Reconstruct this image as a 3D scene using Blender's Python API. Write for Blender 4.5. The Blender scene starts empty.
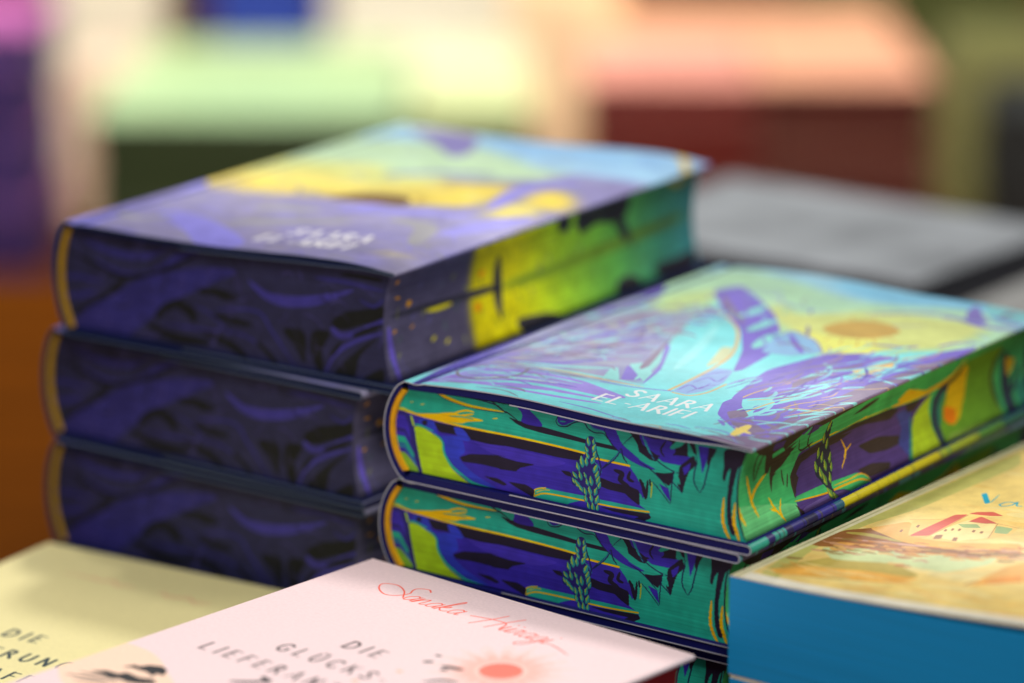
import bpy, bmesh, math, random
import numpy as np
from mathutils import Vector

scene = bpy.context.scene
MM = 0.001

# ------------------------------------------------------------------ camera
cam_data = bpy.data.cameras.new('camera')
cam = bpy.data.objects.new('camera', cam_data)
scene.collection.objects.link(cam)
cam.location = (0.0, 0.0, 0.4438)
cam.rotation_euler = (math.radians(90.0 - 15.0853), 0.0, 0.0)
cam_data.sensor_width = 36.0
cam_data.lens = 119.99
cam_data.clip_start = 0.05
cam_data.clip_end = 50.0
cam_data.dof.use_dof = True
cam_data.dof.focus_distance = 1.092
cam_data.dof.aperture_fstop = 3.7
scene.camera = cam

# ------------------------------------------------------------------ light of the hall, with added fill lamps
world = bpy.data.worlds.new('World')
scene.world = world
world.use_nodes = True
bg = world.node_tree.nodes['Background']
bg.inputs['Color'].default_value = (0.97, 0.98, 1.0, 1.0)
bg.inputs['Strength'].default_value = 0.17

def area_lamp(name, loc, target, size, watts, colour, spread=180.0):
    d = bpy.data.lights.new(name, 'AREA')
    d.shape = 'DISK'
    d.size = size
    d.energy = watts
    d.color = colour
    d.spread = math.radians(spread)
    o = bpy.data.objects.new(name, d)
    scene.collection.objects.link(o)
    o.location = loc
    o.rotation_euler = (Vector(target) - Vector(loc)).to_track_quat('-Z', 'Y').to_euler()
    return o

area_lamp('ceiling_or_fill_lamp', (0.02, 2.65, 2.3), (0.0, 1.2, 0.1), 0.32, 34.0, (1.0, 0.97, 0.93))
area_lamp('ceiling_or_fill_lamp', (-0.75, 2.35, 2.3), (-0.05, 1.2, 0.1), 0.2, 11.0, (1.0, 0.97, 0.93))
area_lamp('ceiling_or_fill_lamp', (0.15, -0.1, 2.0), (0.05, 1.5, 0.1), 0.8, 28.0, (1.0, 0.98, 0.96))  # added front fill that brightens the book tails
area_lamp('ceiling_or_fill_lamp', (1.3, 1.0, 2.0), (0.1, 1.3, 0.1), 0.5, 10.0, (1.0, 0.97, 0.93))
area_lamp('ceiling_or_fill_lamp', (-0.2, 1.2, 2.2), (0.0, 3.2, -0.1), 0.4, 15.0, (1.0, 0.97, 0.92), 80.0)  # added fill lamp, aimed at the rear piles to brighten them

scene.view_settings.view_transform = 'Standard'
scene.view_settings.look = 'None'
scene.view_settings.exposure = 0.0
scene.view_settings.gamma = 1.0
scene.view_settings.use_curve_mapping = False

# ------------------------------------------------------------------ flat print and one painted shade line: shapes on the covers and page edges, in tenths of a millimetre
PRINTS = {
'tailR': '''l i 0 -38,235 45,233 158,227 270,223 420,224 547,225 718,218 755,208 891,205 923,170 951,108 923,127 934,81 966,67 973,51 932,13 621,-15 313,-19 -41,-52
p b 0 68,224 121,219 143,177 225,185 247,139 225,110 284,70 372,36 254,52 165,124 158,167 105,183 60,201
p i2 0 284,189 420,188 526,181 647,172 562,144 431,145 343,155
l k 0 121,219 270,220 420,221 547,219 718,214 704,188 619,185 489,187 388,187 409,186 343,181 255,184 225,191 143,187 128,206
p b 0 203,213 240,213 269,180 225,179
p l 0 41,188 75,191 120,176 154,154 161,118 187,78 224,53 261,35 302,27 217,-5 66,-7 63,37 48,98 41,147
s t 97 120,180 154,159 163,118 191,82 232,58 276,38 343,31 420,26
p l2 0 -32,112 -2,95 36,64 65,28 5,7 -28,71
s t 142 -31,179 6,128 40,83
s bt 89 -32,141 6,109 48,59
s n 212 -15,238 7,226 28,189 38,134 55,67 74,7
s l 89 26,226 39,188
s n 71 -31,220 -1,171 37,115
s t 71 41,197 68,196 120,186
s k 230 79,217 87,202
p g 0 45,233 128,249 196,264 233,261 303,260 318,255 262,243 225,231 158,229 98,227
s g 71 196,260 248,279 285,280
s g 62 218,256 284,273
s t 44 181,250 247,256 284,255
s g 35 358,270 380,275
s g 27 23,270 38,274
s g 27 65,268 83,274
S g 71 -21,263 -8,243 45,233 158,226 270,223 420,224 547,223 718,217 755,208 891,205
p lg 0 -23,262 0,247 38,238 15,237 -19,241
s d 44 8,313 76,323 129,320 166,308 218,298 285,293 409,296
s g 106 8,320 76,328 129,326 166,313 218,303 285,298 405,301
s d 53 144,331 233,327 314,325 387,317
s g 35 203,325 248,327
s k 53 321,345 373,319 409,301 417,301 460,280
l k 0 420,287 453,282 489,279 561,276 647,270 732,263 837,260 848,247 746,249 647,253 561,255 489,260 453,269
p i 0 435,344 482,344 511,320 540,300 554,278 511,274 473,280 475,308
p i 0 618,329 654,332 689,326 668,310 636,295 617,304
s t 62 625,321 654,323 671,320
s t 44 624,307 647,309
s d 44 625,333 610,309 618,292 647,293 668,305 689,316 717,318 735,300 760,292 791,295 809,279
s i 142 728,329 753,315 788,311 812,298
s bt 53 735,321 753,306 788,303
p i 0 789,331 824,334 847,301 863,274 901,250 943,228 988,212 957,209 902,221 858,242 821,267 800,296
s d 44 793,316 805,288 832,259 863,238
s d 80 863,268 901,302 935,324 956,308 970,275 1001,253
s t 35 866,270 901,300 934,320
s d 80 859,258 842,228 811,198 787,177
s bt 35 856,252 835,222 808,197
s d 53 861,258 867,232 884,211
l k 0 883,326 935,324 969,326 1038,328 1109,328 1110,254 1039,248 1011,257 977,225 963,242 929,254 920,284
l i 0 997,297 1038,314 1066,285 1039,251 1011,253 994,267
l i 0 995,253 1064,271 1128,276 1111,252 1078,240 1016,240
l i 0 926,316 981,310 1029,316 1053,310 1030,268 995,259 968,272 940,285
s k 71 1029,313 1009,279 1023,258
l t 0 1041,292 1076,326 1109,328 1085,303 1051,287
s bt 71 949,304 963,273 984,241
s t 35 938,317 953,284 970,257
l t 0 927,259 968,239 1003,236 1064,241 1081,238 1075,213 1037,215 982,214 927,232
l k 0 988,202 1024,204 1061,215 1051,179 1041,165 1010,180
l k 0 1072,176 1079,238 1131,283 1144,255 1115,226 1102,194 1091,151
l i 0 1091,234 1121,257 1115,229 1098,211
s d 44 927,226 969,209 1003,187 1038,158
s d 44 1059,219 1051,167 1047,108
s d 35 976,171 1011,141 1047,105
l i 0 1003,167 1041,156 1047,114 1024,137
s d 44 1051,182 1075,165 1091,150
s d 44 958,264 1009,234 1058,216 1081,215
s t 106 1064,217 1073,194 1080,178
s d 53 1131,318 1144,273 1135,230 1134,194 1155,164
s d 53 1215,324 1193,279 1181,235 1170,191 1157,165
l i 0 1147,318 1197,318 1180,277 1163,226 1157,264
l k 0 1188,320 1218,317 1195,279 1184,256 1179,267
l k 0 1114,321 1137,320 1142,285 1131,289
s t 71 1143,303 1149,250 1147,208
s k 159 931,169 945,141 955,106
s i 71 928,159 938,134
s k 89 961,171 959,138 957,110
s lg 53 977,168 976,141 973,113
s k 71 969,176 971,152
p k 0 1250,323 1334,323 1325,294 1296,270 1286,239 1276,196 1270,153 1274,106 1287,54 1270,54 1257,103 1255,150 1260,211 1266,262 1254,245 1247,221 1238,226 1242,267
s k 80 1305,284 1296,241 1294,187 1297,128 1310,77 1324,38
s br 89 1325,311 1312,268 1304,207
s go 115 1244,166 1241,106 1251,60 1274,27
s go 124 1285,156 1282,101 1292,61 1305,31
s go 124 1309,178 1313,119 1331,69 1351,46
p t 0 523,38 526,60 555,73 605,72 719,74 777,73 931,73 967,66 945,59 777,54 719,57 669,41 627,22 533,25
S go 53 524,37 555,51 598,56 719,58 784,57 868,59 967,66
S go 44 524,43 530,61 569,73
S go 27 534,52 562,65 583,68
l k 0 777,49 966,61 976,47 932,22 904,29 931,43 834,42
l k 0 420,151 343,145 269,135 225,116 236,102 313,107 380,106 387,103 453,108 468,123 529,144 453,142 387,147 343,149
l k 0 324,69 380,71 420,57 402,50 358,59
l k 0 420,67 490,70 527,58 520,31 453,53
l k 0 628,143 662,145 687,127 648,130
l k 0 780,147 833,138 889,139 930,130 932,80 899,95 875,111 812,112 780,118
s k 177 832,181 864,174 857,152 892,137
s k 124 895,189 888,163 909,155
s i 71 923,157 937,130 944,107
p lg 0 343,27 387,25 453,22 387,16 343,13
p n 0 723,256 737,277 759,271 767,233 760,201 774,185 782,114 768,74 779,32 756,20 739,29 724,66 698,97 673,105 670,143 692,155 690,183 711,200 725,225
f lf 0 737,243 733,274
f lf 0 753,249 756,272
f lf 0 734,220 722,242
f lf 0 751,224 762,255
f lf 0 737,200 725,224
f lf 0 754,203 764,233
f lf 0 713,167 708,207
f lf 0 727,174 728,205
f lf 0 700,153 690,183
f lf 0 745,185 761,215
f lf 0 693,127 673,148
f lf 0 691,106 672,127
f lf 0 703,96 683,123
f lf 0 708,123 701,154
f lf 0 716,86 696,109
f lf 0 727,133 719,154
f lf 0 755,156 771,190
f lf 0 763,137 775,168
f lf 0 766,120 779,151
f lf 0 735,110 726,135
f lf 0 749,112 743,146
f lf 0 773,107 782,133
f lf 0 728,76 719,103
f lf 0 745,79 737,111
f lf 0 759,82 768,112
f lf 0 729,53 723,79
f lf 0 749,57 744,87
f lf 0 763,54 775,86
f lf 0 740,31 733,57
f lf 0 756,24 752,58
f lf 0 770,30 772,56
s bt 53 759,195 776,180 787,163
s d 53 762,238 772,216 783,181 780,150''',
'foreR': '''l q 0 -60,360 86,309 335,317 801,310 831,-12 351,-72 -48,-22
l q2 0 11,141 379,68 395,-22 14,44
l br 0 70,304 184,314 335,320 448,324 634,318 812,326 808,296 635,287 496,274 393,281 298,253 226,250 205,198 183,198 170,261 126,272
l br 0 209,251 298,253 393,266 272,193 234,179 225,133
l v 0 208,288 280,285 270,263 209,264
l v 0 370,281 449,295 519,275 428,264
l v 0 342,151 390,218 510,222 638,224 811,229 622,224 777,224 984,221 1147,211 1275,213 1151,159 1116,110 1076,36 1060,2 873,11 699,-41 359,12 356,87
l k2 0 336,153 385,207 499,219 639,221 811,232 622,227 776,227 984,224 1041,208 986,186 801,212 646,212 734,207 640,193 535,194 454,190 399,149 366,108 365,90
l v 0 376,155 408,183 477,190 455,165 399,130
l k2 0 768,151 902,151 1046,122 1060,98 954,97 843,110
l k2 0 748,81 845,81 956,60 945,43 810,46
l bv 0 1023,196 1136,195 1116,110 1082,47 1029,99 1064,142
l k2 0 1084,213 1160,211 1199,205 1149,178 1099,184
l q 0 356,90 516,88 646,80 741,75 803,52 832,7 745,1 647,48 553,60 356,73
s or 59 350,78 529,60 647,58 755,52 828,27
s or 39 587,70 694,67 766,67 816,40
l v2 0 380,50 530,54 647,45 745,1 662,-6 556,-3 405,6
l k2 0 345,71 380,44 405,6 369,34
l q 0 180,-13 369,34 416,3 304,-34
l l 0 1268,215 1250,167 1263,100 1300,32 1351,-39 1518,-75 1455,-125 1050,-47 1096,25 1120,109 1150,165
s t2 156 1125,165 1115,91 1080,35 1061,-18
l q 0 1034,8 1097,5 1125,-34 998,-21
l gr 0 1365,218 1480,270 1483,270 1602,273 1754,272 1717,162 1762,-13 1788,-57 1490,-36 1328,-32 1385,-68 1328,-1 1297,78 1318,151
l lgr 0 1313,-29 1351,57 1559,47 1766,23 1796,-59 1567,-55
l lgr 0 1327,26 1432,13 1540,-7 1547,-95 1384,-54
l n2 0 1390,241 1326,221 1277,187 1263,119 1286,49 1351,-39 1326,39 1315,107 1336,166 1392,205
s t2 254 1367,195 1328,155 1315,93
l y 0 1385,217 1481,260 1515,242 1508,159 1460,91 1408,76 1347,104 1370,159
l o 0 1357,148 1438,123 1428,79 1381,83 1347,109
l q 0 621,249 800,243 1020,241 1210,232 1390,245 1427,269 1309,283 1104,291 919,284 737,283 619,287
s k2 156 620,274 762,271 870,283
s go 49 390,224 487,226 626,230 811,235 764,233 984,227
l go 0 1020,241 1081,265 1223,229 1160,218 1059,219
s go 156 984,227 1134,222 1261,224 1390,237 1479,282
s k2 117 1314,210 1417,225 1481,256
s br 197 1770,261 1706,201 1707,134 1740,59
l n2 0 1772,246 1828,218 1846,57 1875,-71 1796,-59 1770,75
l y 0 1797,218 1877,196 1856,167 1823,145
s n2 262 1925,174 1875,126 1839,89
l t2 0 1869,104 1952,138 1976,-141 1883,-73
l v 0 1720,-70 1812,-63 1971,-87 1977,-157 1769,-105
l q 0 214,255 270,263 295,248 215,239
l q 0 237,187 339,219 451,252 544,249 487,233 396,216 273,186
l q 0 324,246 440,294 427,273 349,244
l q 0 482,276 636,282 808,286 708,262 496,269
l q 0 565,240 684,255 816,261 811,235 638,229
s br 88 136,303 110,252 118,191
s br 88 207,306 153,265 123,192
s br 98 181,258 194,213 172,195
s br 59 217,243 217,183 225,133
s br 78 284,190 299,138
s br 78 324,168 318,127
s br 98 341,157 358,86
s k2 68 449,301 434,244 459,213
s k2 59 371,266 395,223 475,234
s go 127 71,221 97,160 105,131 135,81
s go 127 189,199 132,169 100,132
s go 88 203,124 226,90 273,38
s go 88 273,105 257,67 270,39
s go 78 204,90 249,72
s go 68 658,198 692,149 656,105
s go 68 727,169 690,150 679,134
s go 137 25,215 16,163 33,111 56,75
l n 0 554,282 578,270 575,209 601,160 597,117 575,73 609,-4 579,1 546,74 491,125 501,178 533,219
f lf2 0 556,245 565,282
f lf2 0 546,210 538,246
f lf2 0 564,187 568,223
f lf2 0 513,169 517,205
f lf2 0 537,151 541,187
f lf2 0 584,139 594,174
f lf2 0 503,129 495,167
f lf2 0 533,102 520,143
f lf2 0 561,120 554,159
f lf2 0 591,112 598,142
f lf2 0 552,79 538,120
f lf2 0 575,79 579,115
f lf2 0 571,37 546,74
f lf2 0 596,12 576,54
f lf2 0 603,-6 595,24''',
'coverR': '''l mix 0 15,107 -68,674 -157,1293 -199,1635 -6,1545 235,1495 397,1260 458,947 657,563 701,385 579,317 391,309 114,177
p sky 0 105,1603 -198,2256 1362,2226 1609,1725 1355,1626 1041,1485 486,1603
p sky2 0 403,2247 1204,2384 1419,1954 1165,1877 871,1790 588,1855
p mint 0 13,1410 -1,1769 117,1929 431,1835 734,1744 1079,1850 1326,1771 1486,1446 1158,1276 811,998 398,1541 263,1624 238,1392 174,1294
p lime 0 122,1310 131,1494 233,1603 327,1420 315,1273 228,1211
p yel 0 508,1532 660,1450 833,1641 1159,1702 1281,1656 1268,1355 1183,1230 1105,1096 1029,1027 902,1142 730,1264 603,1341
p yel2 0 731,1298 884,1275 1064,1305 1107,1160 1029,1027 894,1136
s dpur 211 833,1602 938,1699 1023,1737 1113,1745
s dpur 316 1079,1710 1141,1731 1251,1699 1375,1765
p dpur 0 1151,1761 1106,1875 1111,1925 1191,1812 1232,1774 1228,1704
p cy3 0 1147,1916 1150,2010 1248,2033 1324,1884 1316,1811 1247,1784
s gray 274 1236,1855 1246,1906 1260,1928
s dpur 232 1214,1828 1269,1822 1351,1813
s dpur 148 1247,1373 1277,1458 1328,1505
p sun 0 813,1347 809,1424 843,1498 904,1534 981,1522 1050,1467 1058,1396 1024,1324 962,1291 884,1296
s sun 47 983,1295 1036,1191
s sun 47 932,1282 968,1190
s sun 47 1024,1324 1080,1245
s sun 47 1046,1387 1108,1336
s sun 47 880,1293 898,1211
s sun 47 843,1498 807,1560
s sun 47 904,1534 880,1599
s dpur 187 1033,1247 1112,1269 1170,1286 1201,1332
l dpur2 0 -109,1438 -128,1650 -30,1663 76,1459 3,1330
s pur 293 19,1149 84,1248 101,1421
s mau 293 75,876 155,985 202,1226
s pur 341 105,648 224,732 283,1024
s cy2 244 15,1040 96,1151 190,1323
s mau 293 146,482 302,545 383,796
s pur 293 84,391 301,403 429,541
s cy2 244 196,375 397,406 525,469
l cy2 0 563,341 517,464 530,491 612,376
l pur 0 615,378 541,527 576,533 669,416
l cy2 0 537,543 566,591 661,502 689,404
s mau 341 599,522 557,679 480,914
s cy2 244 653,405 599,615 466,954
s pur 244 701,385 637,595 506,834
l cy 0 708,346 658,554 480,914 379,1195 436,1277 601,1129 731,888 774,711 795,497 802,377
s cyl 390 690,586 612,861 512,1136
l cyo2 0 752,677 667,920 698,942 763,797
S oran 107 344,1316 467,1268 605,1122 731,888 774,711 795,497 802,377
l swl 0 817,378 802,493 785,700 847,708 901,554 902,439 873,374
s pur 78 822,400 823,472 871,452 868,531
s pur 78 815,502 825,581 873,561 863,645
s dpur 59 862,393 871,488 904,529
s pur 78 792,595 817,649 842,685
S oran 88 825,366 889,368 918,433 916,547
S pur 78 579,317 689,332 817,378
l pur 0 221,1572 267,1694 482,1499 616,1364 734,1193 838,964 867,730 852,692 745,927 601,1149 423,1319
s mau 293 303,1511 444,1345 568,1227
s cy2 439 512,1289 515,1374 502,1470
s cy2 439 629,1148 629,1249 634,1335
s cy2 488 755,982 735,1095 726,1198
s dpur 98 286,1663 443,1450 606,1153
l rock 0 800,956 743,1130 749,1254 871,1192 976,1062 905,973
s pur 244 761,1213 849,1107 922,1024
s mau 146 789,1065 823,1109 931,1069
s dpur 78 748,1114 753,1247 878,1187 981,1057
l pur 0 1020,400 933,768 988,1042 1094,1136 1249,1161 1250,883 1222,596 1224,289 1157,275 1110,447
l mau 0 1042,364 1030,442 1070,401 1085,325
s mau 341 1116,468 1107,791 1163,1015
s mau 244 1213,382 1214,687 1234,973
s dpur 146 1017,592 1019,820 1070,1015
l cy 0 1128,154 1138,432 1113,294 1052,423 1133,515 1176,831 1226,1192 1390,1414 1465,1315 1374,1008 1336,712 1303,345 1219,152
l cyo 0 1168,917 1210,1096 1266,1088 1247,909
l cyo 0 1294,1231 1342,1409 1435,1350 1384,1200
S oran 88 1170,159 1194,489 1220,835 1238,1172 1377,1386
S oran 68 1052,311 1046,506 1083,675
S oran 68 1136,243 1154,443 1197,561
s oran 78 1276,582 1307,843 1373,1136
s cyo 78 1191,495 1213,572 1288,521 1343,543
s dpur 49 1196,525 1264,487 1319,373 1393,342
s dpur 49 1193,454 1268,422 1297,545
l pur 0 1234,98 1310,333 1343,699 1381,995 1443,1261 1513,1181 1481,693 1447,364 1425,104 1319,61
l mau 0 1430,-49 1425,104 1437,382 1467,718 1478,1221 1537,1179 1516,170 1434,-109
s cy2 171 1209,113 1303,345 1361,590 1378,920
s cy 195 1329,117 1395,377 1419,684
s cy2 171 1317,28 1384,172 1426,399
s cy2 171 1381,251 1420,487 1437,935
l cy2 0 1340,627 1379,796 1424,917 1425,793 1407,588
l cy2 0 1396,969 1442,1093 1472,1059 1441,929
s cy2 146 1410,313 1465,410 1469,480
s cy2 146 1401,144 1454,238 1458,306
s dpur 98 1357,442 1357,519 1416,475 1399,583 1450,551
s dpur 98 1413,423 1425,499 1469,480 1453,604
s pur 98 1315,139 1333,258 1409,354
s dpur 98 1356,72 1401,217 1470,249
s mau 195 1346,161 1378,331 1385,471
l mau 0 1218,-43 1268,73 1374,133 1432,-17 1419,-120 1301,-87
l cy 0 1309,135 1307,174 1342,158 1344,111
s cy 171 1247,34 1317,28 1410,-17
s pur 146 1254,96 1293,140 1353,150
s yelc 341 1237,68 1230,127 1223,196
s yelc 195 1203,141 1270,123
s cy2 146 1206,29 1252,62 1300,128
l lavp 0 57,18 85,250 274,300 527,288 748,224 692,150 410,107 197,63
l dblu 0 52,-76 16,276 -16,711 -52,1119 -24,1097 26,670 70,220 76,-41
s pur 244 48,130 90,347 157,538
s cy 195 79,88 115,243 202,332
s cy2 195 130,189 309,251 547,258
s cy 244 196,98 377,155 608,168 748,172
s pur 146 177,158 326,191 556,211
s mau 146 215,314 357,322 530,318
s cyw 146 162,111 302,192 482,212
s cy2 195 235,356 456,356 709,373
s oran 98 152,297 344,341 563,341 721,355
S ring 88 82,247 95,182 145,135 220,134 277,174 309,233 294,314
s lavp 195 238,74 524,82 716,115''',
'tailL': '''p v 0 81,360 231,339 371,346 465,381 380,325 258,312 137,330
p v 0 126,291 257,267 378,284 510,361 629,395 509,328 378,265 246,240
s k 180 7,305 134,273 256,243 415,280 592,366
s k 328 21,76 177,159 265,238
p v 0 60,85 206,170 359,257 600,323 771,337 689,286 505,197 372,104 238,13 7,-25
s v 213 -11,208 56,217 160,209
s v 246 -14,139 63,150 130,175
s k 328 400,115 457,161 532,194
s k 410 504,175 558,160 576,130
s k 328 597,240 688,245 769,235
s k 328 362,87 482,56 646,58
s k 246 593,99 683,82 764,65
s v 115 428,97 557,101 684,105
s v 98 577,185 658,160 738,98
p V 0 819,310 904,278 1005,278 1125,299 1273,338 1154,277 1054,246 954,238 873,260
s v 150 1106,358 1234,359 1394,349
s k 150 1215,385 1312,386 1390,385
p k 0 1178,216 1232,253 1311,274 1393,294 1388,253 1290,214 1222,191 1184,194
p V 0 1174,195 1221,181 1290,203 1393,255 1390,234 1290,181 1231,159 1184,166
s k 187 1261,174 1320,200 1388,230
p k 0 967,154 1057,157 1058,49 1021,93
p k 0 1092,162 1167,173 1133,102 1139,3 1089,78
p k 0 1225,78 1309,146 1368,182 1294,109 1258,5 1174,8
s V 150 1145,29 1191,102 1270,155 1392,205
s k 169 1161,81 1216,147
s k 281 668,233 771,239
s v 131 667,184 852,202 921,137 1020,26
s k 244 666,159 748,154 830,149
s k 281 664,74 746,60 817,20
s v 112 665,112 788,109 889,74
s k 206 849,93 909,51 949,7
s v 131 1292,306 1350,290 1394,320
p k 0 1317,39 1386,74 1386,25 1307,12''',
'foreL': '''s V 290 60,208 68,116 85,21
s k 193 70,239 261,232 517,222
p ye 0 548,376 803,381 1057,388 1210,329 1233,154 1016,116 835,107 814,10 642,31 598,170 642,196 557,249 608,308
p gr 0 1057,388 1231,385 1557,365 1575,244 1504,79 1324,19 1059,22 1101,218
p te 0 1569,363 2066,383 2073,127 1690,91 1527,99 1599,215
p bl 0 1665,152 1998,174 2049,113 1832,74
s dk 387 762,203 1058,200 1502,207 2021,220
p k 0 700,295 725,313 754,207 733,94 700,183
s k 258 339,224 577,215 741,207
p k 0 1079,378 1144,389 1177,329 1111,330
p k 0 1209,377 1320,380 1557,383 1581,305 1501,290 1365,310 1265,293
s k 548 1500,370 1535,289 1618,199
p k 0 825,73 1059,52 1125,-5 909,-5
p k 0 1505,73 1597,79 1667,39 1505,23
p k 0 1784,78 1928,80 2074,82 2027,28 1809,35
s or 258 84,357 88,350
s or 322 103,300 102,293
s or 290 174,273 176,254
s or 226 196,184 198,179
s or 226 91,189 93,182
s ye 290 312,122 316,112
s ye 290 391,97 394,89
s ye 161 280,216 358,210 441,210
s ye 226 1849,379 1921,359 1993,364
s or 226 598,275 639,278
s or 322 577,163 618,166''',
'coverL': '''p yel 0 -29,803 -98,1166 -96,1505 434,1443 618,1265 918,1294 1062,1302 1127,1097 1133,928 980,882 654,876 555,860 337,784 217,739
p yel2 0 -13,934 89,1216 512,1280 652,1103 921,1173 738,981 595,958 440,954
p pal 0 -90,1156 -134,1556 -170,2009 -30,1823 473,1907 1088,1687 1062,1432 729,1338 527,1279 387,1412 159,1335 -20,1254
p palm 0 -68,1004 -20,1254 159,1335 387,1412 527,1279 729,1338 733,1215 478,1120 284,1165 49,1060
p sky 0 -119,1801 -198,2281 -205,2314 80,2413 646,2438 1133,2342 1425,2061 1511,1706 1401,1634 1038,1616 473,1907 11,1766
p sky2 0 396,2021 759,2260 1178,2132 1378,1878 1144,1799 756,1854
p pb 0 97,2033 356,2094 542,1792 517,1696 357,1831
s pb 506 487,1290 676,1415 878,1473
p sun 0 553,852 587,962 696,1020 685,967 789,965 773,843 723,782 682,831
p yel 0 1229,1129 1235,1309 1365,1254 1425,1108 1340,1052
p yel2 0 1248,836 1234,1029 1329,1058 1418,816
p lav 0 180,318 370,347 742,99 678,-43 416,157
p lav 0 4,11 -70,415 -60,832 87,687 86,320 124,-4
s lav 797 721,674 833,878
s lav 844 783,698 975,756 1227,789
s lav 1125 1296,510 1340,732 1405,906
s lav 731 1217,916 1133,1277 1242,1493
s gry 797 489,330 667,448 895,536
s gry 797 438,552 538,618 671,641
s gry 844 986,630 1184,565 1294,321
s gry 425 50,232 198,202 264,309
s yel2 372 1292,141 1292,199 1288,163 1303,204
s yel2 281 1352,176 1373,250
s gold 338 1144,2269 1374,2028 1559,1702 1603,1502
s pb 531 39,97 32,482 -31,816''',
'pink': '''p pch 0 -100,853 -46,894 47,913 158,895 294,818 394,720 189,535 -34,675
l blk 0 154,760 167,799 189,799 203,827 240,845 277,832 302,794 273,791 282,769 236,781 207,777 182,778
l blk 0 107,672 140,709 188,714 199,739 261,734 299,754 341,731 302,697 262,683 225,687 194,674 158,680
s blk 89 69,607 126,629 204,653
s blk 89 89,648 148,663 222,677
s blk 111 121,594 178,623 254,661
s blk 221 483,893 541,934 569,989
s blk 199 527,989 582,963
s blk 125 786,1471 809,1474
s blk 167 798,1402 823,1424
s blk 208 865,1414 902,1423 940,1431
s blk 167 883,1388 904,1400
s blk 167 918,1276 954,1326 1005,1340
s org 167 794,1290 812,1299
s org 167 749,1142 770,1154''',
'yellow': '''s scr 80 261,1753 322,1765 395,1760 499,1759 588,1754
s scr 60 369,1793 420,1750 462,1785 517,1735 551,1780
s scr 80 671,1756 759,1751 906,1755
s scr 60 682,1787 743,1728 789,1779 860,1727 895,1771''',
'blue': '''l olv 0 91,-30 4,410 42,726 59,1673 140,1531 116,894 73,677 70,357 143,44
l olv2 0 71,153 162,326 354,374 504,293 371,156 196,117
l orn 0 65,115 159,205 336,260 517,271 451,186 277,148 114,87
l grn 0 83,384 193,487 366,519 611,575 624,485 544,357 341,364 177,303
l brn 0 12,398 48,586 151,702 281,626 461,662 616,698 670,604 530,545 359,497 187,448 69,391
l orn 0 96,641 166,779 294,637 392,643 596,733 637,662 414,573 261,575
s olv2 297 63,562 133,581 261,575
s pnk 223 142,518 247,547 372,575
s brn 56 82,418 263,490 441,527
l wal 0 242,638 167,794 242,860 279,867 317,941 384,949 501,887 518,804 472,712 371,644
l wal2 0 294,679 314,894 416,895 474,742 399,666
l roof 0 245,640 246,784 249,917 284,944 291,812 299,676
l roof 0 325,875 331,944 419,897 379,880
l roof 0 281,949 294,981 338,1008 390,983 355,963
S brn 19 245,640 299,676 287,939
S brn 19 157,794 216,833 249,865
S brn 19 325,875 375,877 419,897 503,884
S brn 19 419,897 474,742
l grn2 0 309,833 364,861 397,830 346,805
l grn2 0 427,875 489,873 504,808 461,802
l brn 0 328,649 313,693 331,707 349,665
l brn 0 389,662 375,699 388,703 404,666
l brn 0 312,742 305,765 313,764 321,742
l brn 0 327,761 319,783 328,783 335,760
l brn 0 347,769 340,792 348,792 355,769
l brn 0 393,777 386,800 396,800 404,775
l brn 0 421,778 414,800 424,801 432,776
l brn 0 213,736 207,760 215,760 225,731
l brn 0 195,665 189,689 197,688 206,660
l orn 0 682,271 677,395 682,504 718,559 821,379 748,338
l orn2 0 689,308 716,394 769,435 801,380 739,321
s brn 93 663,271 670,309 683,335
l ttl 0 200,1167 210,1186 277,1094 269,1073
s ttl 37 277,1094 255,1190
S ttl 56 349,1135 321,1129 313,1093 332,1078 350,1106 348,1139
S ttl 56 350,1144 368,1106 383,1110''',
}


def smooth(pts, closed, n=6):
    p = np.array(pts, float)
    if len(p) < 3:
        return p
    if closed:
        q = np.vstack([p[-1], p, p[0], p[1]])
    else:
        q = np.vstack([2 * p[0] - p[1], p, 2 * p[-1] - p[-2]])
    out = []
    t = np.linspace(0, 1, n, endpoint=False)[:, None]
    for i in range(1, len(q) - 2):
        a, b, c, d = q[i - 1], q[i], q[i + 1], q[i + 2]
        out.append(0.5 * ((2 * b) + (c - a) * t + (2 * a - 5 * b + 4 * c - d) * t**2 + (3 * b - a - 3 * c + d) * t**3))
    if not closed:
        out.append(p[-1:])
    return np.vstack(out)

def clip_corners(pts, k=.14):
    p = np.array(pts, float)
    a, b = np.roll(p, 1, 0), np.roll(p, -1, 0)
    return np.stack([p + (a - p) * k, p * (1 - k * .5) + (a + b) * k * .25, p + (b - p) * k], 1).reshape(-1, 2)

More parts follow.
